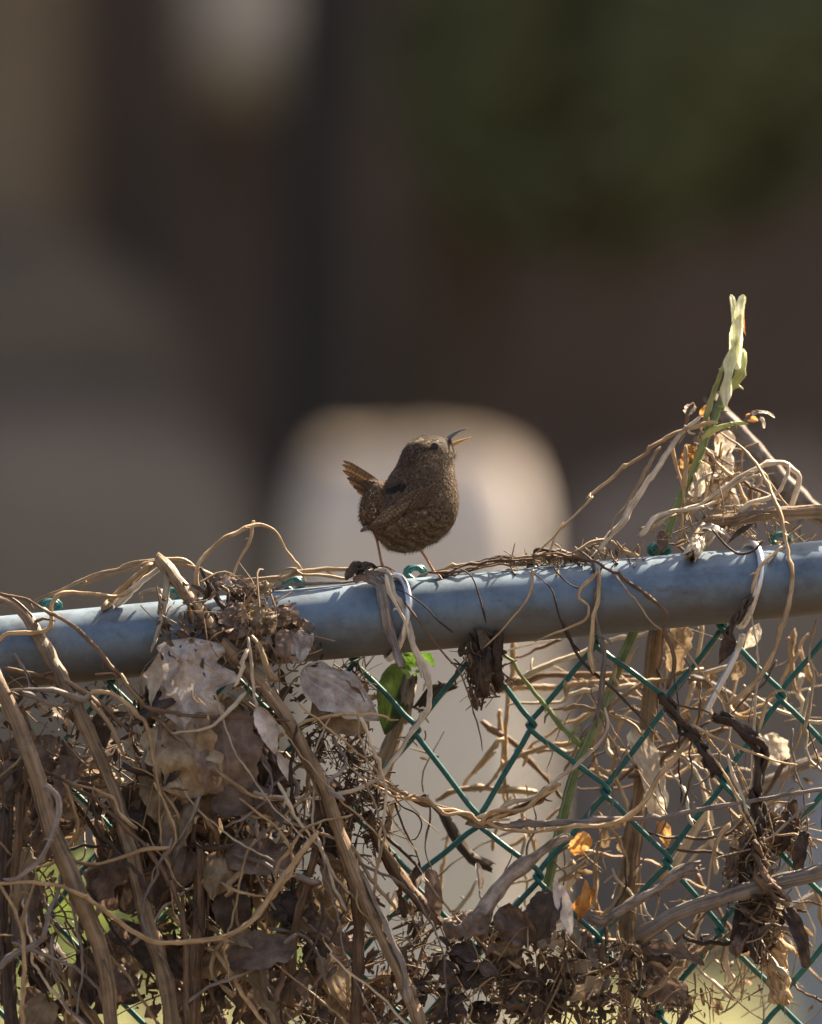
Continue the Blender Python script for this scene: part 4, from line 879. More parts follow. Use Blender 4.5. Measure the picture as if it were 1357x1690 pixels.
leaf('pale purple curl hanging on the mesh by the knobbly branch', 'leaf_pale', 'C5', (30, 560), (55, 760), 11, -.5, nrm=(.3, -1, 0), shape='torn', cup=.8)
leaf('white bone like curl of leaf in the gap beside the tan stalk', 'leaf_white', 'C4', (640, 810), (590, 1020), 17, -1, nrm=(.5, -1, .2), cup=.8, shape='lance')
leaf('torn dark leaf standing in the fork of fine strands', 'leaf_dark', 'C4', (830, 600), (740, 800), 14, -2, nrm=(.3, -1, 0), shape='lance')
leaf('torn brown leaf standing in the litter below the braid', 'leaf_brown', 'C4', (900, 650), (960, 1060), 28, -2.6, nrm=(.2, -1, 0), cup=.6, crum=.18, shape='torn')
# brushwood leaves and bramble tip (upper right)
leaf('', 'leaf_lime', 'A8', (935, 400), (930, 45), 17, (2.4, 2.3), nrm=(.4, -1, .1), parent=bramble, name='leaf', crum=.16, cup=.2, nu=30, shape='torn')
leaf('', 'leaf_lime', 'A8', (955, 400), (988, 45), 21, (2.4, 2.2), nrm=(-.3, -1, .1), parent=bramble, name='leaf', crum=.16, cup=.2, nu=30, shape='torn')
leaf('', 'leaf_lime', 'A8', (905, 585), (975, 190), 19, 2.3, nrm=(-.3, -1, .2), parent=bramble, name='leaf', crum=.25, cup=.3, nu=30, shape='lobed')
leaf('', 'leaf_orange', 'A8', (985, 100), (1000, 240), 9, 2.1, nrm=(-.5, -1, .1), parent=bramble, name='leaf', shape='lance')
leaf('', 'leaf_orange', 'A8', (1000, 610), (1060, 640), 14, 2.4, nrm=(.2, -1, -.3), parent=bramble, name='bud_leaf', cup=.6, crum=.15)
leaf('', 'leaf_brown', 'A8', (990, 640), (1060, 590), 15, 2.2, nrm=(.2, -.4, 1), parent=bramble, name='bud_leaf', cup=-.4, crum=.25, shape='torn')
leaf('', 'leaf_white', 'A8', (1050, 600), (1135, 625), 9, 2.2, nrm=(.2, -.6, 1), parent=bramble, name='bud_leaf', crum=.35, shape='torn')
leaf('', 'leaf_white', 'A8', (1070, 620), (1085, 675), 7, 2.2, nrm=(.4, -1, .1), parent=bramble, name='bud_leaf', crum=.35, shape='torn')
leaf('bleached puffy leaf hanging below the bramble fork', 'leaf_white', 'B8', (650, 320), (590, 560), 36, 6, nrm=(.2, -1, .2), cup=-.6, crum=.12)
leaf('second puffy bleached leaf below the first in the brushwood', 'leaf_white', 'B8', (650, 480), (600, 700), 34, 6, nrm=(.4, -1, .2), cup=-.6, crum=.12)
leaf('long pale leaf sagging to the rail in the brushwood', 'leaf_white', 'B8', (500, 640), (740, 920), 40, 6.5, nrm=(.4, -1, .4), cup=-.4, crum=.08)
leaf('small withered leaf cluster top left of the bramble', 'leaf_white', 'B8', (330, 200), (400, 130), 17, 3, nrm=(0, -1, .3), crum=.35, shape='torn')
leaf('yellowish withered bud leaf beside the lime shoot', 'leaf_orange', 'B8', (450, 220), (490, 130), 14, 4, nrm=(0, -1, .3), crum=.25)
leaf('orange tinted dry leaf left of the bramble stem', 'leaf_orange', 'B8', (370, 430), (310, 620), 24, 5, nrm=(.2, -1, 0), crum=.3, shape='torn')
leaf('bleached leaf standing left of the bramble in the brushwood', 'leaf_white', 'B8', (470, 560), (390, 820), 30, 4, nrm=(.2, -1, 0), crum=.25, shape='torn')
leaf('silver grey curled leaf resting on the rail beside the stump', 'leaf_pale', 'B8', (420, 1050), (690, 1160), 20, -.6, nrm=(.1, -.6, 1), crum=.15, shape='lance')
leaf('dark needle shaped leaf crossing the silver curl', 'leaf_dark', 'B8', (850, 1020), (640, 1180), 10, -.8, nrm=(0, -1, .5), shape='lance')
leaf('withered brown scrap clasping the bramble at the rail', 'leaf_brown', 'B8', (150, 1080), (150, 1230), 18, 1.5, nrm=(0, -1, .3), crum=.35, shape='torn')

# leaf pile draped over the rail
g = np.random.default_rng(5)
for k in range(20):
    x = g.uniform(700, 1230); y0 = 260 + (x-700)*0.24 + g.uniform(-10, 210); L_ = g.uniform(110, 240)
    ang = g.uniform(-.5, .6)
    hgt = (y0-260)/450
    dd = -2.6 - 2.4*hgt + g.uniform(-.3, .6)
    mt = g.choice(['leaf_brown', 'leaf_brown', 'leaf_pale', 'leaf_dark', 'leaf_tan'])
    leaf('%s %s leaf crumpled in the pile draped over the rail' % (['torn', 'lobed'][k % 2], {'leaf_brown': 'grey brown', 'leaf_pale': 'pale', 'leaf_dark': 'blackish', 'leaf_tan': 'tan'}[str(mt)]), mt, 'B7', (x, y0), (x+L_*math.sin(ang), y0+L_*math.cos(ang)), g.uniform(26, 50), (dd+.3, dd-.6),
         nrm=(g.uniform(-.6, .6), -1, g.uniform(.1, .9)), crum=.24, cup=g.uniform(-.4, .4), shape=['torn', 'lobed'][k % 2], group='leaf pile draped over the rail')
for k in range(9):
    x = g.uniform(560, 1080); y0 = 190 + (x-560)*.16 + g.uniform(-10, 60)
    leaf('curled dry leaf on the crest of the pile over the rail', g.choice(['leaf_brown', 'leaf_pale', 'leaf_tan']), 'B7', (x, y0), (x+g.uniform(40, 130), y0+g.uniform(20, 110)), g.uniform(18, 34), (-1.0-.8*g.random(), -2.2),
         nrm=(g.uniform(-.5, .5), -.7, 1), crum=.3, cup=g.uniform(-.5, .5), shape='torn', group='leaf pile draped over the rail')
# leaf scraps under the bird's rear foot
leaf('dark curled leaf scrap on the rail under the bird', 'leaf_dark', 'A4', (440, 160), (600, 110), 22, (-.8, -.4), nrm=(0, -.6, 1), crum=.4, cup=.5, shape='torn')
leaf('brown frayed leaf scrap on the rail under the bird', 'leaf_brown', 'A4', (480, 165), (640, 140), 20, (-1.2, -.6), nrm=(0, -.8, .8), crum=.4, cup=-.5, shape='torn')
leaf('standing black leaf curl beside the bird rear foot', 'leaf_dark', 'A4', (500, 150), (530, 88), 13, -.4, nrm=(.3, -1, .2), crum=.4, cup=.5, shape='torn')

g = np.random.default_rng(31)
COLW = {'leaf_brown': 'brown', 'leaf_dark': 'blackish', 'leaf_tan': 'tan'}
HOLES = [(20, 1400, 26), (110, 1475, 26), (180, 1510, 26), (300, 1485, 22), (110, 1205, 26), (470, 1370, 36), (140, 1340, 30)]
for k in range(165):
    x = g.uniform(-20, 560); y0 = g.uniform(1130, 1680); a = g.normal(.1, .7); L_ = g.uniform(55, 150)
    if any((x+L_*.5*math.sin(a)-hx)**2 + (y0+L_*.5*math.cos(a)-hy)**2 < (hr+25)**2 for hx, hy, hr in HOLES): continue
    if x > 440 and y0 < 1230: continue
    mt = g.choice(['leaf_brown', 'leaf_brown', 'leaf_dark', 'leaf_tan']); dd = g.uniform(-4.2, 1.5)
    wl = g.uniform(28, 70)
    leaf('%s %s %s dead leaf %s packed in the left tangle' % ('small' if L_*wl < 3400 else 'broad' if L_*wl > 6200 else 'mid sized', ['torn', 'lobed', 'oval'][k % 3], COLW[mt], 'lying sideways' if abs(a) > .8 else 'hanging'), mt, 'F', (x, y0), (x+L_*math.sin(a), y0+L_*math.cos(a)), wl, (dd, dd-.8+g.normal(0, .5)),
         nrm=(g.uniform(-.7, .7), -1, g.uniform(-.3, .8)), crum=g.uniform(.12, .28), cup=g.uniform(-.5, .6), curl=g.uniform(-.15, .25), shape=['torn', 'lobed', 'ovate'][k % 3], group='leaves packed in the left tangle')
for k in range(26):
    x = g.uniform(640, 1080); y0 = g.uniform(1545, 1670); a = g.uniform(-1.5, 1.5); L_ = g.uniform(45, 120)
    mt = g.choice(['leaf_brown', 'leaf_dark', 'leaf_dark', 'leaf_tan']); dd = g.uniform(-3.4, 1.5)
    wl = g.uniform(22, 54)
    leaf('%s %s %s dead leaf in the litter heaped on the mesh foot' % ('small' if L_*wl < 3000 else 'broad', ['torn', 'lobed'][k % 2], COLW[mt]), mt, 'F', (x, y0), (x+L_*math.sin(a), y0+L_*math.cos(a)*.5), wl, (dd, dd-.4),
         nrm=(g.uniform(-.7, .7), -1, g.uniform(0, 1.0)), crum=g.uniform(.15, .3), cup=g.uniform(-.5, .6), shape=['torn', 'lobed'][k % 2], group='leaves in the litter heap')
for k in range(7):
    x = 775 + 7*k + g.normal(0, 3); y0 = 1050 + g.uniform(-14, 30)
    leaf('shrivelled dark leaf in the clump hanging under the rail', 'leaf_dark', 'F', (x, y0), (x+g.uniform(-14, 10), y0+g.uniform(60, 105)), g.uniform(18, 34), (-2.3+.3*(k % 3), -1.6+.4*(k % 4)),
         nrm=(g.uniform(-.7, .7), -1, g.uniform(0, .5)), crum=.3, cup=g.uniform(-.6, .6), shape='torn', group='clump of shrivelled leaves under the rail')
for k in range(9):
    x = 1236 + g.normal(0, 14); y0 = 1375 + 22*k
    leaf('shrivelled brown leaf scrap in the hanging clump by the silver reed', ['leaf_dark', 'leaf_brown'][k % 2], 'F', (x, y0), (x+g.uniform(-20, 34), y0+g.uniform(40, 80)), g.uniform(16, 34), (-2.6+.4*(k % 4), -2.2),
         nrm=(g.uniform(-.8, .8), -1, g.uniform(-.2, .5)), crum=.3, cup=g.uniform(-.6, .6), shape='torn', group='shrivelled clump by the silver reed')

# ------------------------------------------------------------ uncountable litter
def litter(name, label, mat, n, spots, size, seed, straws=0, smat='bits'):
    """spots: (px,py,rx,ry,d0,d1) blobs in picture position with a depth range in cm"""
    g = np.random.default_rng(seed); m = MB(); ms = MB()
    wts = np.array([s[2]*s[3] for s in spots], float); wts /= wts.sum()
    nu, nv = 4, 3
    i = np.arange(nu-1)[:, None]*nv; j = np.arange(nv-1)[None, :]
    F = [tuple(f) for f in np.stack([i+j, i+j+1, i+nv+j+1, i+nv+j], -1).reshape(-1, 4)]
    U, W = np.meshgrid(np.linspace(0, 1, nu), np.linspace(-1, 1, nv), indexing='ij')
    def pick():
        s = spots[g.choice(len(spots), p=wts)]
        while True:
            a, b = g.uniform(-1, 1, 2)
            if a*a+b*b < 1: break
        w = P(s[0]+a*s[2], s[1]+b*s[3], g.uniform(s[4], s[5])/100)
        return clear_rail(w[None], 0.002)[0]
    for _ in range(n):
        c = pick(); a = g.normal(size=3)*np.array([.7, .6, 1]); a /= np.linalg.norm(a)
        nn = g.normal(size=3)*.6 + np.array([0, -1, .4]); nn -= a*(nn@a); nn /= np.linalg.norm(nn); b = np.cross(nn, a)
        L = size*(.35+1.6*g.random()**2.2)/S; wd = L*g.uniform(.18, .55)
        pr = np.sin(math.pi*(0.12+0.76*U))*wd*.5
        Z = g.normal(0, .16, U.shape)*wd + g.uniform(-.8, .8)*wd*W**2 + g.uniform(-.7, .7)*L*.3*(U-.5)**2*4
        V = c + (U[..., None]-.5)*L*a + (W*pr*(1+g.normal(0, .2, U.shape)))[..., None]*b + Z[..., None]*nn
        m.add(V.reshape(-1, 3), F, np.stack([U, W], -1).reshape(-1, 2))
    for _ in range(straws):
        c = pick(); a = g.normal(size=3)*np.array([.8, .5, 1]); a /= np.linalg.norm(a); L = size*g.uniform(1.2, 5.5)/S
        k1 = g.normal(size=3)*L*.13; p = np.array([c-a*L/2, c+k1, c+a*L/2+k1*g.uniform(-1, 1)])
        r = g.uniform(.9, 2.2)/S
        p = spline(p, L/7); p = clear_rail(p, r)
        ms.tube(p, np.linspace(r, r*.5, len(p)), sides=5, caps=False)
    if n:
        tag(m.build(name, M[mat], None), label, 'leaf litter', kind='stuff')
    if straws:
        tag(ms.build('straw_litter', M[smat], None), 'fine straw bits mixed through ' + label, 'straw', kind='stuff')
litter('leaf_litter', 'dark shredded leaf litter packed behind the left tangle', 'litter', 1500,
       [(60, 1250, 110, 130, -4, 3), (200, 1230, 120, 120, -4, 3), (330, 1330, 130, 200, -4, 3), (450, 1260, 90, 170, -4, 2), (480, 1480, 120, 150, -4, 3), (60, 1420, 70, 80, -4, 1),
        (300, 1580, 120, 110, -5, 3), (80, 1600, 140, 90, -5, 3), (560, 1600, 100, 100, -4, 3), (330, 1480, 70, 120, -4, 1), (210, 1380, 50, 70, -4, 1), (30, 1330, 60, 90, -5, 1), (430, 1640, 150, 70, -4, 3)], 22, 1, 380, 'bits')
litter('leaf_litter', 'crumbled brown leaf crumbs in the pile over the rail', 'litter', 240,
       [(390, 985, 70, 40, -4, -2.2), (440, 1040, 70, 60, -5, -3), (490, 1085, 45, 60, -4, -2.8), (300, 1030, 50, 70, -4, -3), (360, 1060, 80, 60, -5, -3.5)], 17, 2, 60)
litter('leaf_litter', 'dark crumbs of the clump hanging under the rail', 'litter', 160,
       [(796, 1075, 34, 34, -2.6, 1.5), (800, 1110, 30, 44, -2.4, 1.5), (790, 1148, 18, 22, -2, 1)], 15, 3, 60, 'bits_dark')
litter('leaf_litter', 'dark debris knot on the mesh left of the pale gap', 'litter', 320,
       [(606, 1340, 42, 60, -3.4, 0), (598, 1290, 40, 50, -3.2, .5), (560, 1220, 50, 50, -3, 2), (620, 1395, 22, 40, -3, 0), (580, 1150, 40, 60, 1, 4)], 16, 4, 220, 'bits_dark')
litter('leaf_litter', 'dark leaf litter heaped on the foot of the mesh', 'litter', 900,
       [(740, 1580, 110, 55, -3.5, 2), (880, 1590, 130, 50, -3.5, 2), (1000, 1610, 90, 50, -3.5, 2), (780, 1660, 170, 50, -4, 3), (1000, 1665, 170, 40, -4, 3), (680, 1500, 26, 50, -3, 0), (840, 1530, 70, 30, -3.4, 0)], 22, 5, 220, 'bits')
litter('leaf_litter', 'shrivelled vine and leaf clump hanging on the mesh by the silver reed', 'litter', 620,
       [(1250, 1430, 26, 60, -3.4, 0), (1262, 1500, 26, 50, -3.6, -1), (1255, 1545, 22, 50, -3, 1), (1225, 1450, 22, 44, -2, 2), (1290, 1370, 40, 40, -1, 4), (1240, 1370, 18, 40, -3, 0)], 17, 6, 170, 'bits')
litter('tan_litter', 'dry tan scraps in the brushwood above the rail', 'litter_tan', 170,
       [(1180, 860, 60, 32, 0, 6), (1210, 800, 50, 60, 4.5, 8), (1250, 870, 60, 20, -.4, 3), (1160, 790, 36, 60, 4.5, 8), (1130, 880, 40, 16, -.5, 2), (1300, 900, 60, 12, 0, 3), (1170, 720, 20, 30, 4.5, 7)], 15, 7, 120)
litter('tan_litter', 'dry tan scraps caught behind the mesh below the rail', 'litter_tan', 110,
       [(1150, 1130, 50, 90, 4, 9), (1330, 1180, 30, 150, 4, 10), (1310, 1330, 40, 80, 4, 10), (1000, 1420, 60, 70, 3, 8), (1090, 1500, 60, 70, 3, 9), (1280, 1590, 80, 70, 2, 9), (700, 1250, 40, 40, 3, 8), (1000, 1560, 110, 40, 2, 7), (1150, 1600, 90, 60, 1, 8), (1200, 1660, 150, 40, 0, 8)], 20, 8, 110)
litter('thin_tendrils', 'bark crumbs on the rail top bundle', 'litter', 60, [(900, 925, 90, 8, -.6, .8), (1010, 910, 60, 10, -.5, 1)], 10, 9, 60)

# shrivelled vine ropes on the right
def rope(label, spec, r, d, n=5, mat='dark'):
    VN[0] += 1; g = np.random.default_rng(VN[0]+900); base = spline(path(spec, d), .003); m = MB()
    L = np.linspace(0, 1, len(base)); 
    for k in range(n):
        ph = g.random()*6.28; tw = g.uniform(5, 12)
        off = np.stack([np.cos(ph+tw*L), np.sin(ph+tw*L), np.cos(ph*2+tw*L)*.6], -1)*r*.55/S
        jit = np.array([[mnoise.noise((l*9, k*3.0, VN[0]+a*5.0)) for a in range(3)] for l in L])*r*.6/S
        rad = r*g.uniform(.32, .55)/S*(1+.5*np.array([mnoise.noise((l*22, k, VN[0])) for l in L]))
        m.tube(base+off+jit, rad, sides=7, flat=.6, twist=120)
    return tag(m.build('vine_rope', M[mat]), label, 'vine', 'shrivelled vine ropes on the mesh')
rope('shrivelled dark vine rope slanting left of the pale thread', ['C8', (170, 590), (240, 720), (330, 840), (420, 930), (500, 1060), (560, 1180)], 12, -2.8)
rope('shrivelled dark vine rope sagging into the lower clump', ['C8', (560, 740), (640, 760), (720, 800), (800, 880), (900, 1000), (890, 1150), (870, 1300), 'C6', (860, 60), (880, 380)], 14, -2.2, 6)
rope('shrivelled rope of bark hanging over the silver reed', ['C6', (860, 400), (900, 540), (920, 700), (1000, 790), (1090, 870)], 14, (-3, -4.4), 6, 'brown')
rope('dark frayed rope from the tie wire down the rail', ['A6', (1040, 450), (1000, 500), (960, 560), (930, 620), (960, 660)], 9, -2.7, 5)
rope('frayed brown bark hanging beneath the silver reed', ['C6', (930, 760), (900, 900), (880, 1020), (850, 1120)], 12, -2, 5, 'brown')
rope('dry fibre tassel hanging at the foot of the mesh', ['C6', (960, 1000), (1000, 1180), (1020, 1380), (1030, 1600)], 22, 0, 9, 'straw')

# free hanging filler stems inside the left tangle
g = np.random.default_rng(77)
for k in range(70):
    x = g.uniform(-20, 620); y0 = g.uniform(1130, 1560); L_ = g.uniform(90, 330); a = g.normal(0.15, .55)
    if x > 480 and y0 < 1300 and g.random() < .7: continue
    if 60 < x < 330 and 1330 < y0 < 1520 and g.random() < .6: continue
    mt = g.choice(['brown', 'brown', 'grey', 'dark', 'dark', 'straw'])
    pts = [(x + L_*t*math.sin(a) + g.normal(0, 9), y0 + L_*t*math.cos(a)) for t in np.linspace(0, 1, 5)]
    rv = g.uniform(1.8, 5)
    vine('%s %s vine %s in the left tangle' % ('thin' if rv < 3.2 else 'sturdy', {'dark': 'blackish', 'grey': 'weathered grey'}.get(mt, mt), 'slanting' if abs(a) > .5 else 'hanging'), mt, rv, (g.uniform(-6, -2), g.uniform(-6, -1)), ['F'] + pts, group='vines buried in the left tangle', wob=.7)
for k in range(26):
    x = g.uniform(660, 1340); y0 = g.uniform(1480, 1640); L_ = g.uniform(60, 200); a = g.uniform(-1.6, 1.6)
    mt = g.choice(['brown', 'grey', 'straw', 'pale', 'dark'])
    pts = [(x + L_*t*math.sin(a) + g.normal(0, 7), y0 + L_*t*math.cos(a)) for t in np.linspace(0, 1, 4)]
    rv = g.uniform(1.6, 4.5)
    vine('loose %s %s stem in the litter at the mesh foot' % ('thin' if rv < 3 else 'stout', {'dark': 'blackish'}.get(mt, mt)), mt, rv, (g.uniform(-3.5, 3), g.uniform(-3.5, 3)), ['F'] + pts, group='loose stems at the foot of the mesh', wob=.6)
for k in range(26):
    x = g.uniform(820, 1350); y0 = g.uniform(1060, 1420); L_ = g.uniform(60, 260); a = g.normal(0, .5)
    pts = [(x + L_*t*math.sin(a) + g.normal(0, 6), y0 + L_*t*math.cos(a)) for t in np.linspace(0, 1, 5)]
    mt = str(g.choice(['brown', 'straw', 'grey', 'dark']))
    vine('fine %s thread of dead vine hung through the mesh' % {'dark': 'blackish'}.get(mt, mt), mt, g.uniform(1.0, 2.0), (g.uniform(-2.6, 4), g.uniform(-2.6, 4)), ['F'] + pts, group='fine threads in the mesh', wob=.8)

g = np.random.default_rng(404)
for k in range(46):
    x = g.uniform(-20, 600); y0 = g.uniform(1110, 1560); L_ = g.uniform(120, 380); a = g.normal(.1, .7); bow = g.normal(0, 40)
    mt = str(g.choice(['straw', 'straw', 'pale', 'grey'])); rv = g.uniform(1.4, 3.2)
    pts = [(x + L_*t*math.sin(a) + bow*math.sin(math.pi*t)*math.cos(a) + g.normal(0, 5), y0 + L_*t*math.cos(a) - bow*math.sin(math.pi*t)*math.sin(a)) for t in np.linspace(0, 1, 6)]
    vine('%s %s strand %s over the leaves of the left tangle' % ('fine' if rv < 2.2 else 'wiry', mt, 'slanting' if abs(a) > .5 else 'trailing'), mt, rv, (g.uniform(-6.5, -4), g.uniform(-6.5, -4)), ['F'] + pts, group='light strands over the left tangle', wob=.6)
for k in range(74):
    x = g.uniform(850, 1370); y0 = g.uniform(1050, 1520); L_ = g.uniform(70, 300); a = g.uniform(-1.5, 1.5); bow = g.normal(0, 34)
    mt = str(g.choice(['straw', 'straw', 'pale', 'brown'])); rv = g.uniform(1.5, 4.2); dd = g.uniform(3, 11)
    pts = [(x + L_*t*math.sin(a) + bow*math.sin(math.pi*t)*math.cos(a) + g.normal(0, 4), y0 + L_*t*math.cos(a) - bow*math.sin(math.pi*t)*math.sin(a)) for t in np.linspace(0, 1, 6)]
    vine('%s %s strand %s behind the mesh under the rail' % ('fine' if rv < 2.6 else 'stout', mt, 'slanting' if abs(a) > .6 else 'hanging'), mt, rv, (dd, dd+g.normal(0, 1.5)), ['F'] + pts, group='strands behind the mesh', wob=.6)

# bright spring leaves on the ground side, seen through gaps low on the left
n = NT('spring_leaf'); r_ = n.rand(True); c = n.ramp(r_, [(0, (0.16, 0.26, 0.02)), (1, (0.30, 0.40, 0.06))]); n.link(c, n.b.inputs['Base Color']); n.translucent(c, .5); M['spring'] = n.m
sp = empty('leafy_shrub', (bgx(150, 7.5), 7.5, 0)); tag(sp, 'low shrub with bright spring leaves behind the left tangle', 'bush')
zz = bgz(1500, 7.5)
foliage_cloud(260, (bgx(160, 7.5), 7.5, zz-.02), (.20, .12, .085), .012, 9).build('crown', M['spring'], sp, smooth=False)
m = MB()
for k in range(7):
    x = bgx(160, 7.5) + (k-3)*.05; m.tube(spline(np.array([(bgx(160, 7.5), 7.5, 0), ((x+bgx(160, 7.5))/2, 7.5, zz*.6), (x, 7.5, zz+.04)]), .05), .004, sides=5)
m.build('trunk', M['tree_brown'], sp)

# ------------------------------------------------------------ the wren
BD = -0.004
def A1(x, y, d=0.0): return P(*q('A1', x, y), BD + d)
K1 = 300/1357.0/S      # metres per crop pixel
sec = [(1092, 640, 690, .2), (1080, 590, 750, .55), (1060, 545, 800, .75), (1000, 480, 918, .86), (940, 445, 988, .88), (880, 430, 1034, .88), (800, 440, 1062, .86), (720, 470, 1072, .84),
       (640, 505, 1066, .84), (580, 528, 1056, .84), (540, 548, 1046, .85), (500, 572, 1036, .86), (460, 600, 1030, .86), (420, 620, 1034, .86), (380, 636, 1040, .86),
       (330, 656, 1036, .86), (290, 688, 1012, .85), (260, 722, 988, .82), (238, 765, 955, .72), (224, 815, 915, .55), (219, 850, 880, .3)]
ss = spline(np.array(sec)[:, [0, 1, 2, 3]], 14.0)
bm_v = []; NS = 56
for (yy, l, r, k) in ss:
    cx, hw = (l+r)/2, (r-l)/2
    for s in range(NS):
        a = 2*math.pi*s/NS
        bm_v.append(A1(cx + hw*math.cos(a), yy, hw*min(k, .9)*math.sin(a)*K1*(0.95)))
nb = len(ss)
bf = [(i*NS+s, i*NS+(s+1) % NS, (i+1)*NS+(s+1) % NS, (i+1)*NS+s) for i in range(nb-1) for s in range(NS)]
bf += [tuple(range(NS))[::-1], tuple((nb-1)*NS+s for s in range(NS))]
def ellipsoid(c, ax, r1, r2, r3, n=20):
    ax = np.array(ax, float); ax /= np.linalg.norm(ax); dep = np.array([0, 1.0, 0]); pr = np.cross(ax, dep)
    V = []; F = []
    for i in range(n+1):
        t = math.pi*i/n
        for s in range(n*2):
            a = math.pi*s/n
            V.append(c + ax*r1*math.cos(t) + pr*r2*math.sin(t)*math.cos(a) + dep*r3*math.sin(t)*math.sin(a))
    for i in range(n):
        for s in range(2*n): F.append((i*2*n+s, i*2*n+(s+1) % (2*n), (i+1)*2*n+(s+1) % (2*n), (i+1)*2*n+s))
    return np.array(V), F
wren = empty('wren', P(690, 950, BD)); tag(wren, 'small brown wren singing with open bill and cocked tail on the rail', 'bird')
mb = MB(); mb.add(np.array(bm_v), bf)
mb.add(*ellipsoid(A1(462, 745), (.30, 0, .95), 190*K1, 118*K1, 130*K1))       # vent under the cocked tail
mb.add(*ellipsoid(A1(440, 620), (-.6, 0, .55), 95*K1, 62*K1, 55*K1))         # tail base
mb.add(*ellipsoid(A1(985, 345), (.6, 0, -.5), 70*K1, 60*K1, 70*K1))          # chin
mb.add(*ellipsoid(A1(985, 275), (.9, 0, .15), 45*K1, 42*K1, 48*K1))          # lores
tmp = mb.build('body', None, wren)
md = tmp.modifiers.new('r', 'REMESH'); md.mode = 'VOXEL'; md.voxel_size = 0.0006
sm = tmp.modifiers.new('s', 'SMOOTH'); sm.iterations = 14; sm.factor = .6
dg = bpy.context.evaluated_depsgraph_get()
newme = bpy.data.meshes.new_from_object(tmp.evaluated_get(dg)); tmp.modifiers.clear(); tmp.data = newme
newme.polygons.foreach_set('use_smooth', [True]*len(newme.polygons)); newme.name = 'body'
body = tmp
W0 = np.array(wren['_o'])
bv = np.empty(len(newme.vertices)*3); newme.vertices.foreach_get('co', bv); bv = bv.reshape(-1, 3) + W0
newme.calc_loop_triangles(); tri = np.empty(len(newme.loop_triangles)*3, int); newme.loop_triangles.foreach_get('vertices', tri); tri = tri.reshape(-1, 3)
bvh = BVHTree.FromPolygons([tuple(v) for v in bv], [tuple(int(i) for i in t) for t in tri])
def to_crop(w):
    k = (D*S)/w[1]; px = 678.5 + w[0]*k; py = 845 - (w[2]-ZC)*k
    return (px-520)*1357/300, (py-670)*1357/300
SPOTS = [(600, 868), (640, 856), (690, 840), (738, 822), (780, 800), (828, 788), (850, 606), (945, 650), (700, 905), (760, 885), (560, 900)]
def sm(a, b, v): t = min(1, max(0, (v-a)/(b-a))); return t*t*(3-2*t)
def lerp(a, b, t): return a*(1-t) + np.array(b)*t
def tint(x, y, rnd):
    """plumage pigment and painted shade by place on the bird (crop px): crown, cheek, mantle, flank, vent"""
    x0, y0 = x, y
    x = x + 26*mnoise.noise((x0*.011, y0*.011, 4.0)) + 16*(rnd-.5); y = y + 26*mnoise.noise((x0*.011, y0*.011, 9.0)) + 16*(rnd-.5)
    mantle = np.array([.108, .068, .043])
    c = mantle.copy()
    c = lerp(c, [.135, .092, .056], sm(800, 1040, x)*sm(470, 620, y))                  # breast
    c = lerp(c, [.128, .090, .052], sm(740, 860, y))                                  # belly
    c = lerp(c, [.125, .076, .041], (1-sm(470, 560, x))*sm(540, 620, y))              # vent
    head = 1-sm(440, 510, y)
    h = np.array([.075, .049, .032])
    h = lerp(h, [.038, .025, .016], (1-sm(240, 300, y)))                               # crown, painted darker to offset direct sun
    h = lerp(h, [.17, .125, .08], sm(740, 850, x)*sm(300, 350, y))                   # cheek
    h = lerp(h, [.26, .205, .14], sm(920, 1000, x)*sm(320, 370, y))                   # throat
    h = lerp(h, [.22, .165, .105], sm(690, 760, x)*(1-sm(930, 980, x))*math.exp(-((y-272)/14)**2))   # brow
    h = lerp(h, [.03, .02, .014], sm(760, 830, x)*(1-sm(960, 1000, x))*math.exp(-((y-312)/12)**2)*.7) # eye stripe
    h = lerp(h, [.045, .03, .02], sm(930, 970, x0)*(1-sm(285, 315, y0)))               # forehead, painted darker where the sun bleaches it
    c = lerp(c, h, head)
    c = c*(1 + .25*mnoise.noise((x0*.02, y0*.035, 3.0)))
    if y0 > 700: c = c*(.95 + .34*math.sin((y0*.9-x0*.35 + 40*mnoise.noise((x0*.012, y0*.012, 1.0)))/8.0)*sm(700, 800, y0))
    if head > .5:
        if rnd > .78: c = c*1.7
        if rnd < .26: c = c*.5
    else:
        if rnd < .25: c = c*.62
        if rnd > .84: c = c*1.35
        for sx, sy in SPOTS:
            if (x0-sx)**2 + (y0-sy)**2 < 9.5**2: c = np.array([.30, .23, .14])
    if x0 < 480 and y0 > 620 and rnd > .93: c = np.array([.36, .30, .24])
    dq = ((x0-612)/80)**2 + ((y0-612 + (x0-612)*.25)/34)**2 + (rnd-.5)*.7  # dark oval: shade of the wing hollow painted into the plumage colour
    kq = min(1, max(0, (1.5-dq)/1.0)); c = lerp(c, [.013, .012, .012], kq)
    return c
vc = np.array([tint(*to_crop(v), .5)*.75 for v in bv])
a = newme.color_attributes.new('tint', 'FLOAT_COLOR', 'POINT'); a.data.foreach_set('color', np.hstack([vc, np.ones((len(vc), 1))]).ravel())
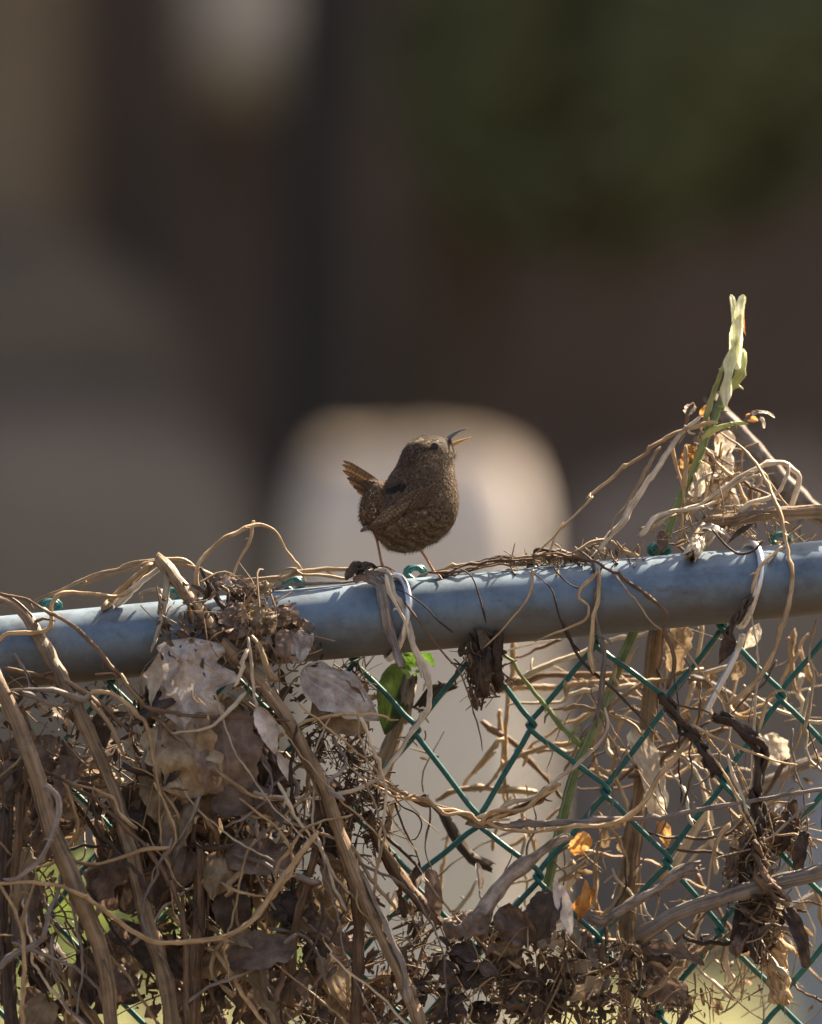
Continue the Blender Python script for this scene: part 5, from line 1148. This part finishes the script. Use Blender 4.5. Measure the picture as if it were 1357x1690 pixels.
def feather_mat(name, barred=0.0):
    n = NT(name); at = n.node('ShaderNodeAttribute'); at.attribute_name = 'tint'
    ob = n.coord('Object'); z = n.noise(ob, 1400, 3, .6)
    c = n.mix(at.outputs['Color'], (0.02, 0.013, 0.008), 0.0)
    m_ = n.node('ShaderNodeMapRange'); m_.inputs[1].default_value = .3; m_.inputs[2].default_value = .7; m_.inputs[3].default_value = .7; m_.inputs[4].default_value = 1.3; n.link(z, m_.inputs[0])
    hv = n.node('ShaderNodeHueSaturation'); n.link(m_.outputs[0], hv.inputs['Value']); n.link(c, hv.inputs['Color']); c = hv.outputs[0]
    if barred:
        uv = n.coord('UV'); wv = n.node('ShaderNodeTexWave'); wv.bands_direction = 'X'; wv.inputs['Scale'].default_value = barred; wv.inputs['Distortion'].default_value = 5.0; wv.inputs['Detail Scale'].default_value = 2.0
        wv.inputs['Detail'].default_value = 1.0
        n.link(uv, wv.inputs['Vector']); f = n.ramp(wv.outputs['Fac'], [(.45, (0, 0, 0)), (.6, (1, 1, 1))])
        mm = n.node('ShaderNodeMath', operation='MULTIPLY'); n.link(f, mm.inputs[0]); mm.inputs[1].default_value = .55
        c = n.mix(c, (0.03, 0.018, 0.010), mm.outputs[0])
    n.link(c, n.b.inputs['Base Color']); n.b.inputs['Roughness'].default_value = .75; n.b.inputs['Specular IOR Level'].default_value = .25
    n.b.inputs['Sheen Weight'].default_value = .03
    n.translucent(c, .18)
    return n.m
M['plumage'] = feather_mat('wren_plumage'); M['quill'] = feather_mat('wren_barred_quill', 2.2)
newme.materials.clear(); newme.materials.append(M['plumage'])
# contour feathers
g = np.random.default_rng(21)
tp = bv[tri]; ar = np.linalg.norm(np.cross(tp[:, 1]-tp[:, 0], tp[:, 2]-tp[:, 0]), axis=1); ar /= ar.sum()
NF = 13000
idx = g.choice(len(tri), NF, p=ar); r1, r2 = np.sqrt(g.random(NF)), g.random(NF)
pp = tp[idx, 0]*(1-r1)[:, None] + tp[idx, 1]*(r1*(1-r2))[:, None] + tp[idx, 2]*(r1*r2)[:, None]
nn = np.cross(tp[idx, 1]-tp[idx, 0], tp[idx, 2]-tp[idx, 0]); nn /= np.linalg.norm(nn, axis=1)[:, None]
pl = MB()
for p, n_ in zip(pp, nn):
    x, y = to_crop(p)
    if x > 955 and 225 < y < 330: continue
    if ((x-897)**2 + (y-297)**2) < 40**2 and p[1] < D+BD: continue
    if y < 470:
        f = np.array([-.8, 0, -.55]); L = .0011 + .0007*g.random(); wd = .38
        if x > 930 and y > 330: f = np.array([.35, 0, -.95]); L = .0026; wd = .28
    elif x < 520 and 560 < y < 930:
        f = np.array([-.75, 0, .45 if y < 700 else -.35]); L = .0026; wd = .42
    else:
        f = np.array([-.62, 0, -.72]); L = .0020 + .0012*g.random(); wd = .42
    f = f + g.normal(0, .16, 3); t = f - n_*(f@n_)
    tl = np.linalg.norm(t)
    if tl < .15: continue
    t /= tl; b = np.cross(n_, t)
    lift = g.uniform(.02, .16); rnd = g.random()
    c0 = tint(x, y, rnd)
    us = np.array([0, .35, .7, 1.0]); ws = np.array([.35, .95, .8, .08])*wd*L
    V = []; col = []
    for u, w in zip(us, ws):
        ctr = p + t*L*(u-.3) + n_*(.00015 + lift*L*u**1.4*.6)
        V += [ctr - b*w, ctr + b*w + 0]; sh = 1.0 if u < .7 else (.86 if rnd < .6 else 1.12); col += [c0*sh, c0*sh]
    pl.add(np.array(V), [(0, 1, 3, 2), (2, 3, 5, 4), (4, 5, 7, 6)], None, np.array(col))
po = pl.build('plumage', M['plumage'], wren, vcol=True); po['kind'] = 'stuff'
# fine fluff on belly, throat and vent edges
fl = MB()
for _ in range(9000):
    k = g.integers(NF); p, n_ = pp[k], nn[k]; x, y = to_crop(p)
    core = y > 930 or (x > 960 and 330 < y < 520) or (x < 470 and y > 600)
    if ((x-897)**2 + (y-297)**2) < 45**2 or (x > 955 and 225 < y < 330): continue
    if not core and g.random() < .5: continue
    dirv = n_*.7 + np.array([-.25, 0, -.5]) + g.normal(0, .25, 3); dirv /= np.linalg.norm(dirv); L = g.uniform(.0012, .0032)*(1 if core else .55)
    if x > 960 and core: dirv = np.array([.6, 0, -.6]) + g.normal(0, .2, 3)
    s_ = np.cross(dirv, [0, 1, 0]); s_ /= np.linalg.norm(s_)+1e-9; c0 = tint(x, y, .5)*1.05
    fl.add(np.array([p - s_*.00012, p + s_*.00012, p + dirv*L]), [(0, 1, 2)], None, c0)
fo = fl.build('fluff', M['plumage'], wren, vcol=True); fo['kind'] = 'stuff'
# long feathers: tail and wing
def quill(name, pts, width, col, prof=None, parent=wren, tipcol=None, nrm=np.array([0, -1.0, 0])):
    c = spline(np.array(pts), np.linalg.norm(np.array(pts)[-1]-np.array(pts)[0])/12); n = len(c); u = np.linspace(0, 1, n)
    T = np.gradient(c, axis=0); T /= np.linalg.norm(T, axis=1)[:, None]
    sd = np.cross(T, nrm); sd /= np.linalg.norm(sd, axis=1)[:, None]; up = np.cross(sd, T)
    w = width*(np.minimum(1, .35+u*2.2))*np.sqrt(np.clip(1-((u-.78)/.23).clip(0)**2, .02, 1))
    nv = 5; V = []; uv = []; cl = []
    for i in range(n):
        for v in np.linspace(-1, 1, nv):
            V.append(c[i] + sd[i]*w[i]*v + nrm*(.0006*(1-v*v)) + sd[i]*0); uv.append((u[i]*2, v*.1))
            k = 1.0 + (.9 if (tipcol is not None and v > .4 and int(u[i]*9) % 2 == 0) else 0)
            cl.append(col*k if abs(v) > .1 else col*.55)
    F = [(i*nv+j, i*nv+j+1, (i+1)*nv+j+1, (i+1)*nv+j) for i in range(n-1) for j in range(nv-1)]
    o = mk(name, np.array(V), F, M['quill'], parent, np.array(uv), True, np.array(cl)); return o
tips = [(212, 408), (204, 436), (226, 462), (208, 480), (240, 536), (258, 566), (284, 596), (314, 634)]
for k, (tx, ty) in enumerate(tips):
    bx_, by_ = 505 - 6*k, 590 + 16*k; dz = (-.0035 + .001*k)*(1 if k % 2 else -1)
    mx, my = (tx+bx_)/2 - 4, (ty+by_)/2 - 6
    quill('tail_feather', [A1(bx_, by_, dz*.3), A1(mx, my, dz*.7), A1(tx, ty, dz)], .00155, np.array([.17, .10, .052])*(1.0 - .05*(k % 3)))
def surf(x, y, off):
    o = A1(x, y, -.08); dv = Vector((0, 1, 0)); h = bvh.ray_cast(Vector(o), dv)
    return None if h[0] is None else np.array(h[0]) + np.array([0, -off, 0])
def on_body(pts, off):
    out = []; last = A1(pts[0][0], pts[0][1], -.01)
    for (x, y) in pts:
        s_ = surf(x, y, off)
        if s_ is None: w = A1(x, y); s_ = np.array([w[0], last[1]+.0004, w[2]])
        out.append(s_); last = s_
    return out
for k in range(7):                                   # folded primaries
    t = k/6; rx, ry = 800 - 20*k, 610 + 26*k; tx, ty = 470 - 12*k + 30*(1-t), 800 + 17*k
    mid = [((rx*(1-u)+tx*u), (ry*(1-u)+ty*u) + 34*math.sin(math.pi*u)*(.6+.4*t)) for u in (0, .25, .5, .75, 1)]
    quill('wing_feather', on_body(mid, .0010 + .00025*k), .0019, np.array([.16, .10, .055])*(1.15 if k % 2 else .85), tipcol=1)
quill('wing_feather', [A1(520, 830, -.006), A1(430, 880, -.0055), A1(338, 938, -.005)], .0014, np.array([.20, .18, .17]))
for r_ in range(2):                                  # two rows of wing coverts
    for k in range(9):
        x = 905 - 30*k - 30*r_; y = 575 + 12*k + 70*r_ + 10*math.sin(k)
        quill('wing_covert', on_body([(x, y), (x-38, y+42), (x-70, y+88)], .0016 + .0003*(1-r_)), .0016, np.array([.12, .074, .045])*(1.15 if k % 2 else .9), tipcol=1)
# bill, eye
bill_u = simple('upper_bill', (0.10, 0.105, 0.115), .3, 0, .3, 900, .1, .7)
bill_l = simple('lower_bill', (0.55, 0.30, 0.09), .4, 0, .25, 900, .1, .5)
m = MB(); c = spline(np.array([A1(958, 268), A1(995, 244), A1(1040, 208), A1(1085, 184), A1(1134, 171)]), .0008)
m.tube(c, np.interp(np.linspace(0, 1, len(c)), [0, .25, .6, 1], [.0019, .00155, .00095, .0002]), sides=10, flat=.9); m.build('upper_bill', bill_u, wren)
m = MB(); c = spline(np.array([A1(950, 322), A1(1000, 300), A1(1050, 276), A1(1110, 252), A1(1166, 232)]), .0008)
m.tube(c, np.interp(np.linspace(0, 1, len(c)), [0, .25, .6, 1], [.0019, .0015, .0010, .0002]), sides=10, flat=.9); m.build('lower_bill', bill_l, wren)
m = MB(); c = spline(np.array([A1(955, 300), A1(985, 280), A1(1010, 272)]), .0006); m.tube(c, np.interp(np.linspace(0, 1, len(c)), [0, 1], [.0026, .0008]), sides=8, flat=.6); m.build('tongue', simple('gape', (.35, .16, .05), .5), wren)
eyem = simple('eye', (.006, .0045, .004), .10, 0, .1, 50, 0, .45)
es = surf(897, 297, .0001)
V, F = ellipsoid(es, (0, 0, 1), .0022, .0022, .0013, 14); eye = mk('eye', V, F, eyem, wren)
m = MB(); ring = np.array([es + np.array([math.cos(a)*.0024, -.0002, math.sin(a)*.0023]) for a in np.linspace(0, 2*math.pi, 25)]); m.tube(ring, .0003, sides=6, caps=False); m.build('eye_ring', simple('eye_ring', (.22, .165, .10), .7), eye)
# legs and feet
legm = simple('leg_skin', (.34, .165, .085), .5, 0, .35, 1500, .4)
def leg(p, toes):
    m = MB(); c = spline(np.array(p), .0008); n = len(c)
    m.tube(c, .00078*(1+.5*np.exp(-((np.linspace(0, 1, n)-.0)/.16)**2)+.35*np.exp(-((np.linspace(0, 1, n)-1)/.07)**2)), sides=9)
    l = m.build('leg', legm, wren)
    for tpts in toes:
        t = MB(); c = spline(np.array(tpts), .0006); k = np.linspace(0, 1, len(c)); t.tube(c, .00062*(1-.5*k)*(1+.15*np.sin(k*22)), sides=7); t.build('toe', legm, l)
f1 = A1(505, 1195, .001)
leg([A1(440, 930, .004), A1(458, 985, .004), A1(478, 1080, .002), A1(492, 1150, .001), f1],
    [[f1, f1+np.array([.004, -.001, -.0012]), f1+np.array([.0075, -.001, -.0035])], [f1, f1+np.array([.0035, -.0035, -.0014]), f1+np.array([.006, -.006, -.004])], [f1, f1+np.array([.0035, .003, -.0014]), f1+np.array([.006, .005, -.004])], [f1, f1+np.array([-.004, .0, -.001]), f1+np.array([-.007, 0, -.004])]])
f2 = A1(888, 1238, -.001)
leg([A1(745, 1010, -.002), A1(785, 1070, -.002), A1(825, 1130, -.002), A1(862, 1192, -.001), f2],
    [[f2, f2+np.array([.004, -.001, -.0012]), f2+np.array([.0078, -.001, -.0032])], [f2, f2+np.array([.0030, -.004, -.0018]), f2+np.array([.005, -.008, -.0045])], [f2, f2+np.array([.0035, .003, -.0014]), f2+np.array([.006, .005, -.003])], [f2, f2+np.array([-.004, -.001, -.0005]), f2+np.array([-.0085, -.001, -.0022])]])

for o in scn.objects:
    if '_o' in o: del o['_o']
